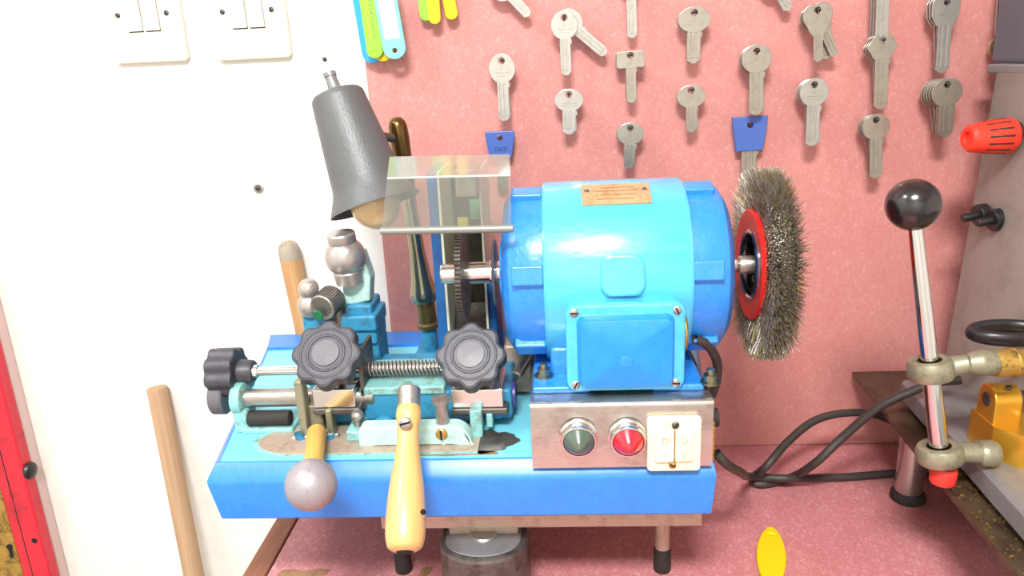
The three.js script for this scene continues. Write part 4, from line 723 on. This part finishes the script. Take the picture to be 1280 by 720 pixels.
    const lines = []; for (let i = -3; i <= 4; i++) { const g = new THREE.BoxGeometry(0.0006, 0.0005, Math.sqrt(1 - (i / 5) ** 2) * 26 * sc); g.translate(i * 3 * sc, 2.2 * sc, -1.5 * sc); lines.push(orient(g, kc, kdir)); } part('face_grooves', lines, M.darkSteel, kk);
    const gd = kc.clone().addScaledVector(kdir, 2.2 * sc).add(V(-4 * sc, -8 * sc, 0.003)); part('green_dot', lathe([[0, 0], [6.5 * sc, 0], [6 * sc, 0.0012], [0, 0.0014]], gd, kdir, 24), M.greenDot, kk, 'green dot');
    const rb = (u0, u1, v0, v1, za, zb, r = 0.003) => rbox(P(u0, v0, zb).x, P(u1, v0, zb).x, P(u0, v1, zb).y, P(u0, v0, zb).y, za, zb, r);
    const wedge = extrude(poly([p(440, 318), p(452, 316), p(463, 348), p(462, 376), p(430, 384), p(427, 352)].reverse().map(q => [q.x, q.y])), 0.022, 0.002).translate(0, 0, z - 0.022);
    part('clamp_arm', wedge, M.tealPale, mach, 'pale teal clamp arm');
    const st = part('tracer_block', [rb(430, 464, 382, 402, 0.15, 0.192), rb(424, 469, 396, 416, 0.15, 0.2), rb(434, 470, 412, 432, 0.15, 0.196), rbox(P(440, 430, 0.19).x, P(474, 430, 0.19).x, YB + 0.0016, P(450, 428, 0.19).y, 0.15, 0.192, 0.003)], M.tealBlue, mach, 'stepped blue tracer block');
    part('tracer_block', [rb(376, 408, 388, 424, 0.155, 0.19), rbox(P(378, 420, 0.188).x, P(424, 420, 0.188).x, YB + 0.0016, P(390, 418, 0.188).y, 0.155, 0.188, 0.003)], M.tealBlue, mach);
    part('clamp_rod', rod(p(420, 372).add(V(0, 0, -0.01)), p(424, 410).add(V(0, 0, -0.01)), 0.006), M.bareWorn, mach);
  }
}
// ================================================================ work lamp
{
  const foot = P(536, 408, 0.075), t = thing('work_lamp', 'dark grey hammered work lamp with amber bulb on a tapered arm beside the guard', 'lamp', V(foot.x, YB + 0.004, 0.075));
  const T = P(422, 121, 0.15), B = P(467, 250, 0.172), d = B.clone().sub(T), L = d.length(), sc = S(440, 190, 0.16);
  const px = a => a.map(([r, h]) => [r * sc, h * L]);
  part('shade', lathe([...px([[8, -0.07], [30, -0.03], [33, 0.0], [33.5, 0.02], [40.5, 0.5], [44.5, 0.8], [45.5, 0.85], [48, 0.9], [57, 1.04], [58, 1.055]]), ...px([[56.5, 1.055], [46.5, 0.91], [43.5, 0.8], [32, 0.02], [29, -0.01], [8, -0.05]])], T, d, 64, 0.5), M.lampGrey, t, 'dark grey hammered shade');
  const u = d.clone().normalize(), q = k => T.clone().addScaledVector(d, k);
  const c = part('socket_cap', lathe([[0, 0], [9.5 * sc, 0], [9.5 * sc, 0.002], [8 * sc, 0.003], [7 * sc, 0.014], [8 * sc, 0.0145], [8 * sc, 0.0185], [0, 0.019]], q(-0.055), u.clone().negate(), 24), M.greySlab, t);
  part('socket', rod(q(0.0), q(0.55), 0.012), M.plasticWhite, t);
  part('bulb', lathe(smooth([[0, 0], [0.011, 0.001], [0.012, 0.008], [0.018, 0.024], [0.0235, 0.042], [0.0245, 0.052], [0.022, 0.063], [0.015, 0.072], [0.007, 0.0765], [0, 0.078]], 44), q(0.54), u, 40, 1.2), M.bulb, t, 'amber frosted bulb');
  const a0 = P(531, 375, 0.09), a1 = P(497, 158, 0.105), ad = a1.clone().sub(a0), AL = ad.length();
  part('arm', lathe([[0, 0], [0.0135, 0], [0.0155, 0.006], [0.0145, 0.013], [0.0115, 0.026], [0.0085, AL * 0.3], [0.0075, AL * 0.55], [0.0085, AL * 0.75], [0.0095, AL * 0.92], [0.009, AL], [0, AL]], a0, ad, 40, 1), M.oliveChrome, t, 'chromed tapered arm');
  part('arm_tip', lathe([[0, AL * 0.62], [0.0084, AL * 0.62], [0.0094, AL * 0.76], [0.0104, AL * 0.94], [0.0098, AL * 1.0], [0.0085, AL * 1.025], [0.005, AL * 1.045], [0, AL * 1.05]], a0, ad, 36, 0.8), M.bronze, t, 'bronze arm tip');
  part('plug', lathe([[0, 0], [0.0102, 0], [0.0104, -0.001], [0.0102, -0.026], [0.013, -0.028], [0.013, -0.032], [0, -0.033]].map(([r, h]) => [r, -h]), a0, ad.clone().negate(), 28), M.oliveBrass, t);
  const pf = a0.clone().addScaledVector(ad.clone().normalize(), -0.031);
  part('foot_bracket', [rbox(pf.x - 0.016, pf.x + 0.018, YB + 0.0045, YB + 0.0085, pf.z - 0.02, pf.z + 0.02, 0.0015), rod(V(pf.x, YB + 0.007, pf.z), pf.clone().add(V(0, 0.002, 0)), 0.0085)], M.tealBlue, t);
  const j = a0.clone().addScaledVector(ad, 0.93); part('swivel', rod(j.clone(), q(0.32), 0.0045), M.darkSteel, t);
}
// ================================================================ black cables
{
  const path = (a) => a.map(([u, v, k, w]) => k === 'z' ? P(u, v, w) : PY(u, v, w));
  part('motor_cable', tube(path([[868, 424, 'z', 0.29], [880, 428, 'z', 0.286], [891, 440, 'z', 0.275], [897, 458, 'z', 0.26], [895, 478, 'z', 0.25], [890, 494, 'z', 0.24]]), 0.0042), M.cable, mach, 'short black cable of the terminal box');
  solo('power_cable', tube([...path([[895, 566, 'z', 0.27], [905, 577, 'z', 0.27], [925, 590, 'z', 0.24]]), ...path([[945, 596, 'y', 0.016], [985, 598, 'y', 0.0165], [1030, 597, 'y', 0.007], [1060, 596, 'y', 0.0055], [1112, 592, 'y', 0.0055], [1180, 586, 'y', 0.0055], [1260, 570, 'y', 0.0055]])], 0.0046, 120), M.cable, 'black power cable running straight from the control box under the dark plate', 'cable');
  solo('power_cable', tube([...path([[1200, 475, 'z', 0.16], [1170, 478, 'z', 0.16], [1140, 489, 'z', 0.155], [1100, 508, 'z', 0.15], [1055, 545, 'z', 0.14], [1020, 578, 'z', 0.14]]), ...path([[985, 598, 'y', 0.0062], [955, 605, 'y', 0.006], [943, 604, 'y', 0.0058], [941, 598, 'y', 0.006]]), ...path([[958, 583, 'z', 0.12], [985, 552, 'z', 0.1], [1020, 525, 'z', 0.08], [1060, 516, 'z', 0.07], [1100, 520, 'z', 0.06], [1150, 545, 'z', 0.05], [1200, 568, 'z', 0.06]])], 0.0046, 160), M.cable, 'black cable bent into a tight loop on the pink bench top', 'cable');
}
// ================================================================ grey machine on its dark plate
{
  const YPL = 0.106, A = PY(1068, 468, YPL), Bq = PY(1270, 715, YPL), slope = (Bq.x - A.x) / (Bq.z - A.z), xe = z => A.x + slope * (z - A.z), zb = 0.012, zf = 0.60;
  const t = thing('grey_key_machine', 'grey key machine with ball lever, gold bracket and red knob on a dark plate', 'machine', V(0.6, 0, 0.25));
  const pl = [[xe(zf), zf], [0.95, zf], [0.95, zb], [xe(zb), zb]];
  const plate = part('plate', loftLoops([{ y: YPL - 0.006, pts: pl }, { y: YPL, pts: pl }]), M.darkPlate, t, 'dark brown steel plate');
  const fl = PY(1132, 621, 0);
  for (const [x, z] of [[fl.x, fl.z + 0.004], [fl.x + 0.02, 0.52], [0.88, 0.12], [0.88, 0.52]]) {
    const f = part('leg', rod(V(x, 0.003, z), V(x, YPL - 0.0055, z), 0.0145), M.steel, t, 'round steel leg'); part('rubber_ring', lathe([[0, 0], [0.0175, 0], [0.0185, 0.002], [0.0178, 0.008], [0.0155, 0.011], [0, 0.011]], V(x, 0.0002, z), YP, 28), M.rubber, f, 'dark rubber ring');
  }
  { const L = []; for (let i = 0; i < 170; i++) { const z = rr(0.22, 0.5), x = xe(z) + rr(0.003, 0.026), g = new THREE.BoxGeometry(rr(0.0006, 0.002), 0.0005, rr(0.0005, 0.0012)); g.rotateY(rnd() * 3); g.rotateX(rr(-0.3, 0.3)); g.translate(x, YPL + 0.0005, z); L.push(g); } const m = part('brass_shavings', L, M.shaving, t); m.userData = { kind: 'stuff', label: 'brass shavings' }; }
  // slab
  const e1 = PY(1204, 598, YPL), e2 = PY(1282, 690, YPL), xs = z => e1.x + (e2.x - e1.x) / (e2.z - e1.z) * (z - e1.z), zs = 0.1, zq = 0.56;
  const sl = (o) => [[xs(zq) + o, zq], [0.8, zq], [0.8, zs], [xs(zs) + o, zs]];
  const slab = part('slab', toCreasedNormals(loftLoops([{ y: YPL, pts: sl(0.02) }, { y: YPL + 0.007, pts: sl(0.02) }, { y: YPL + 0.0072, pts: sl(0) }, { y: YPL + 0.024, pts: sl(0.001) }, { y: YPL + 0.027, pts: sl(0.004) }]), 0.4), M.greySlab, t, 'grey cast slab');
  const YS = YPL + 0.027;
  // tall body, its far left edge seen against the board
  const bt = P(1244, 84, 0.065), bb = P(1179, 440, 0.065), xbT = bt.x, xbB = bb.x;
  const prof = [[xbB, YS], [0.75, YS], [0.75, bt.y], [xbT, bt.y]];
  const body = part('body', toCreasedNormals(extrude(poly(prof), 0.13, 0.006).translate(0, 0, 0.065), 0.6), M.greyBody, t, 'tall grey body panel');
  const hd = P(1256, -60, 0.06), hb = P(1256, 76, 0.06);
  const head = part('head', rbox(hb.x, 0.78, bt.y + 0.0005, hd.y, 0.03, 0.2, 0.008), M.greyHead, t, 'dark grey machine head');
  part('head_rim', rbox(hb.x - 0.012, 0.76, bt.y - 0.006, bt.y + 0.003, 0.05, 0.2, 0.002), M.greySlab, head);
  part('head_cap', rbox(P(1264, 90, 0.09).x, 0.7, P(1264, 100, 0.09).y, bt.y - 0.002, 0.085, 0.215, 0.006), M.greyCap, head, 'blue-grey cap');
  // red knob
  { const z = 0.13, c = P(1240, 172, z), s = S(1240, 172, z), a = c.clone().add(V(-30 * s, 0, 0)), rk = part('red_knob', lathe([[0, 4], [8, 4], [9, 0], [14, 0], [17.5, 4], [21, 28], [22.5, 52], [21, 56], [0, 56]].map(([r, h]) => [r * s, h * s]), a, V(1, 0.02, -0.12), 40, 0.5), M.redKnob, t, 'red ribbed knob');
    const L = []; for (let i = 0; i < 14; i++) { const g = new RoundedBoxGeometry(2.6 * s, 30 * s, 2.4 * s, 1, 0.0005); g.rotateX(0.1); g.translate(0, 32 * s, 20.2 * s); g.rotateY(i / 14 * Math.PI * 2); L.push(orient(g, a, V(1, 0.02, -0.12))); } part('grip_grooves', L, M.brassOld, rk).material = M.rubber;
    part('knob_stem', rod(a.clone().add(V(54 * s, 0.001, -0.006)), a.clone().add(V(110 * s, 0.003, -0.012)), 15 * s, 19 * s), M.black, rk, 'black knob stem'); }
  // two black thumb screws
  for (const [u, v, z, lb] of [[1225, 269, 0.1, 0], [1243, 275, 0.12, 1]]) { const c = P(u, v, z), s = S(u, v, z); part('thumb_screw', lathe([[0, -22], [5, -22], [5.4, -21], [5.4, -4], [13, -4], [14, -3], [14, 7], [12, 8], [5, 8], [5, 40], [0, 40]].map(([r, h]) => [r * s, h * s]), c, V(1, 0.12, -0.1), 28, 0.5), M.black, t, 'black thumb screw'); }
  // black oval handle
  { const c = P(1256, 416, 0.232), g = new THREE.TorusGeometry(0.026, 0.0055, 14, 48); g.rotateX(Math.PI / 2); g.scale(1.2, 1.2, 0.7); g.translate(c.x + 0.004, c.y, c.z); part('oval_handle', g, M.black, t, 'black oval loop handle'); part('handle_stem', rod(V(c.x + 0.035, c.y, c.z), V(c.x + 0.055, c.y, c.z - 0.05), 0.006), M.black, t); }
  // ball lever
  const zl = 0.29, b = P(1141, 256, 0.27), e = P(1176, 580, zl), e0 = P(1178, 604, zl), sB = S(1141, 256, 0.27);
  { const lv = part('ball_lever', rod(e.clone(), b.clone(), 11.5 * S(1176, 560, zl), 8.5 * sB), M.chrome, t, 'chromed lever rod'); part('ball', ball(b, 32.5 * sB), M.ballBlack, lv, 'glossy black ball');
    part('red_plug', lathe([[0, 0], [14, 0], [15, 2], [15.5, 18], [13, 22], [0, 22]].map(([r, h]) => [r * S(1178, 590, zl), h * S(1178, 590, zl)]), e0.clone().lerp(e, 0.05), YP, 28), M.redPlug, lv, 'red rubber plug');
    const along = k => e.clone().lerp(b, k), ax = b.clone().sub(e).normalize();
    const at = v => { const k = (v - 580) / (256 - 580); return along(k); };
    const eye = (c, r, h) => lathe([[r * 0.52, 0], [r * 0.92, 0], [r, h * 0.2], [r, h * 0.75], [r * 0.9, h], [r * 0.7, h * 1.08], [r * 0.52, h]], c.clone().addScaledVector(ax, -h / 2), ax, 40, 0.5);
    const s = S(1170, 500, zl), c1 = at(456), c2 = at(566), far = (u, v) => P(u, v, zl - 0.002);
    part('upper_eye', [eye(c1, 27 * s, 24 * s), rod(c1.clone().add(V(20 * s, 0, -0.002)), far(1214, 454), 14 * s, 11 * s), lathe([[0, 0], [11, 0], [15.5, 12], [16.5, 16], [16.5, 34], [15, 36], [0, 36]].map(([r, h]) => [r * s, h * s]), far(1208, 454), V(1, 0, -0.05), 36, 0.5)], M.greenSteel, t, 'greenish steel eye clamp');
    part('gold_collar', lathe([[0, 0], [16.5, 0], [17, 2], [17, 22], [18, 23], [18, 26], [16, 28], [16, 80], [0, 80]].map(([r, h]) => [r * s, h * s]), far(1242, 454), V(1, 0, -0.05), 36, 0.5), M.brassOld, t, 'old brass collar');
    part('lower_eye', [eye(c2, 28 * s, 22 * s), rod(c2.clone().add(V(20 * s, 0, -0.002)), far(1226, 566), 13 * s, 14 * s), lathe([[0, 0], [14, 0], [16.5, 4], [17, 8], [17, 18], [14, 24], [0, 26]].map(([r, h]) => [r * s, h * s]), far(1222, 567), V(1, 0, -0.05), 36, 0.5)], M.greenSteel, t, 'greenish steel eye clamp');
    screw('brass_screw', P(1219, 573, zl + 0.0), V(0, -0.3, 1), 0.0026, M.brass, t);
  }
  // gold bracket
  { const z = 0.26, c = P(1247, 502, z), s = S(1247, 502, z), x0 = c.x - 9 * s, x1 = c.x + 24 * s, R = 20 * s;
    const sh = new THREE.Shape(); sh.moveTo(-R, -R * 1.4); sh.lineTo(-R, 0); sh.absarc(0, 0, R, Math.PI, 0, true); sh.lineTo(R, -R * 1.4); sh.closePath();
    const g = extrude(sh, x1 - x0, 0.0015, 20); g.rotateY(Math.PI / 2); g.translate(x0, c.y, c.z - 0.006);
    const ft = [[x0, z + 0.012], [x0 + 0.03, z - 0.02], [x0 + 0.16, z + 0.06], [x0 + 0.1, z + 0.1]].map(([x, zz]) => [x, zz]);
    const gb = part('gold_bracket', [g, loftLoops([{ y: YS, pts: [[x0 - 0.001, z - 0.025], [x0 - 0.001, z + 0.012], [x0 + 0.07, z + 0.10], [x0 + 0.14, z + 0.10], [x0 + 0.14, z - 0.025]] }, { y: c.y - R * 1.3, pts: [[x0 - 0.001, z - 0.025], [x0 - 0.001, z + 0.012], [x0 + 0.07, z + 0.10], [x0 + 0.14, z + 0.10], [x0 + 0.14, z - 0.025]] }])], M.gold, t, 'gold anodised bracket');
    part('pivot_pin', rod(V(x0 - 0.001, c.y, c.z - 0.006), V(x1 + 0.05, c.y, c.z - 0.006), 10 * s), M.darkSteel, gb); 
    screw('screw', V(x1 + 0.012, c.y - R * 1.3, z + 0.025), YP, 0.0055, M.polished, gb); screw('screw', V((x0 + x1) / 2 + 0.002, c.y + R * 0.94, c.z), V(0, 1, 0.3), 0.003, M.darkSteel, gb);
  }
}
renderer.render(scene, camera);
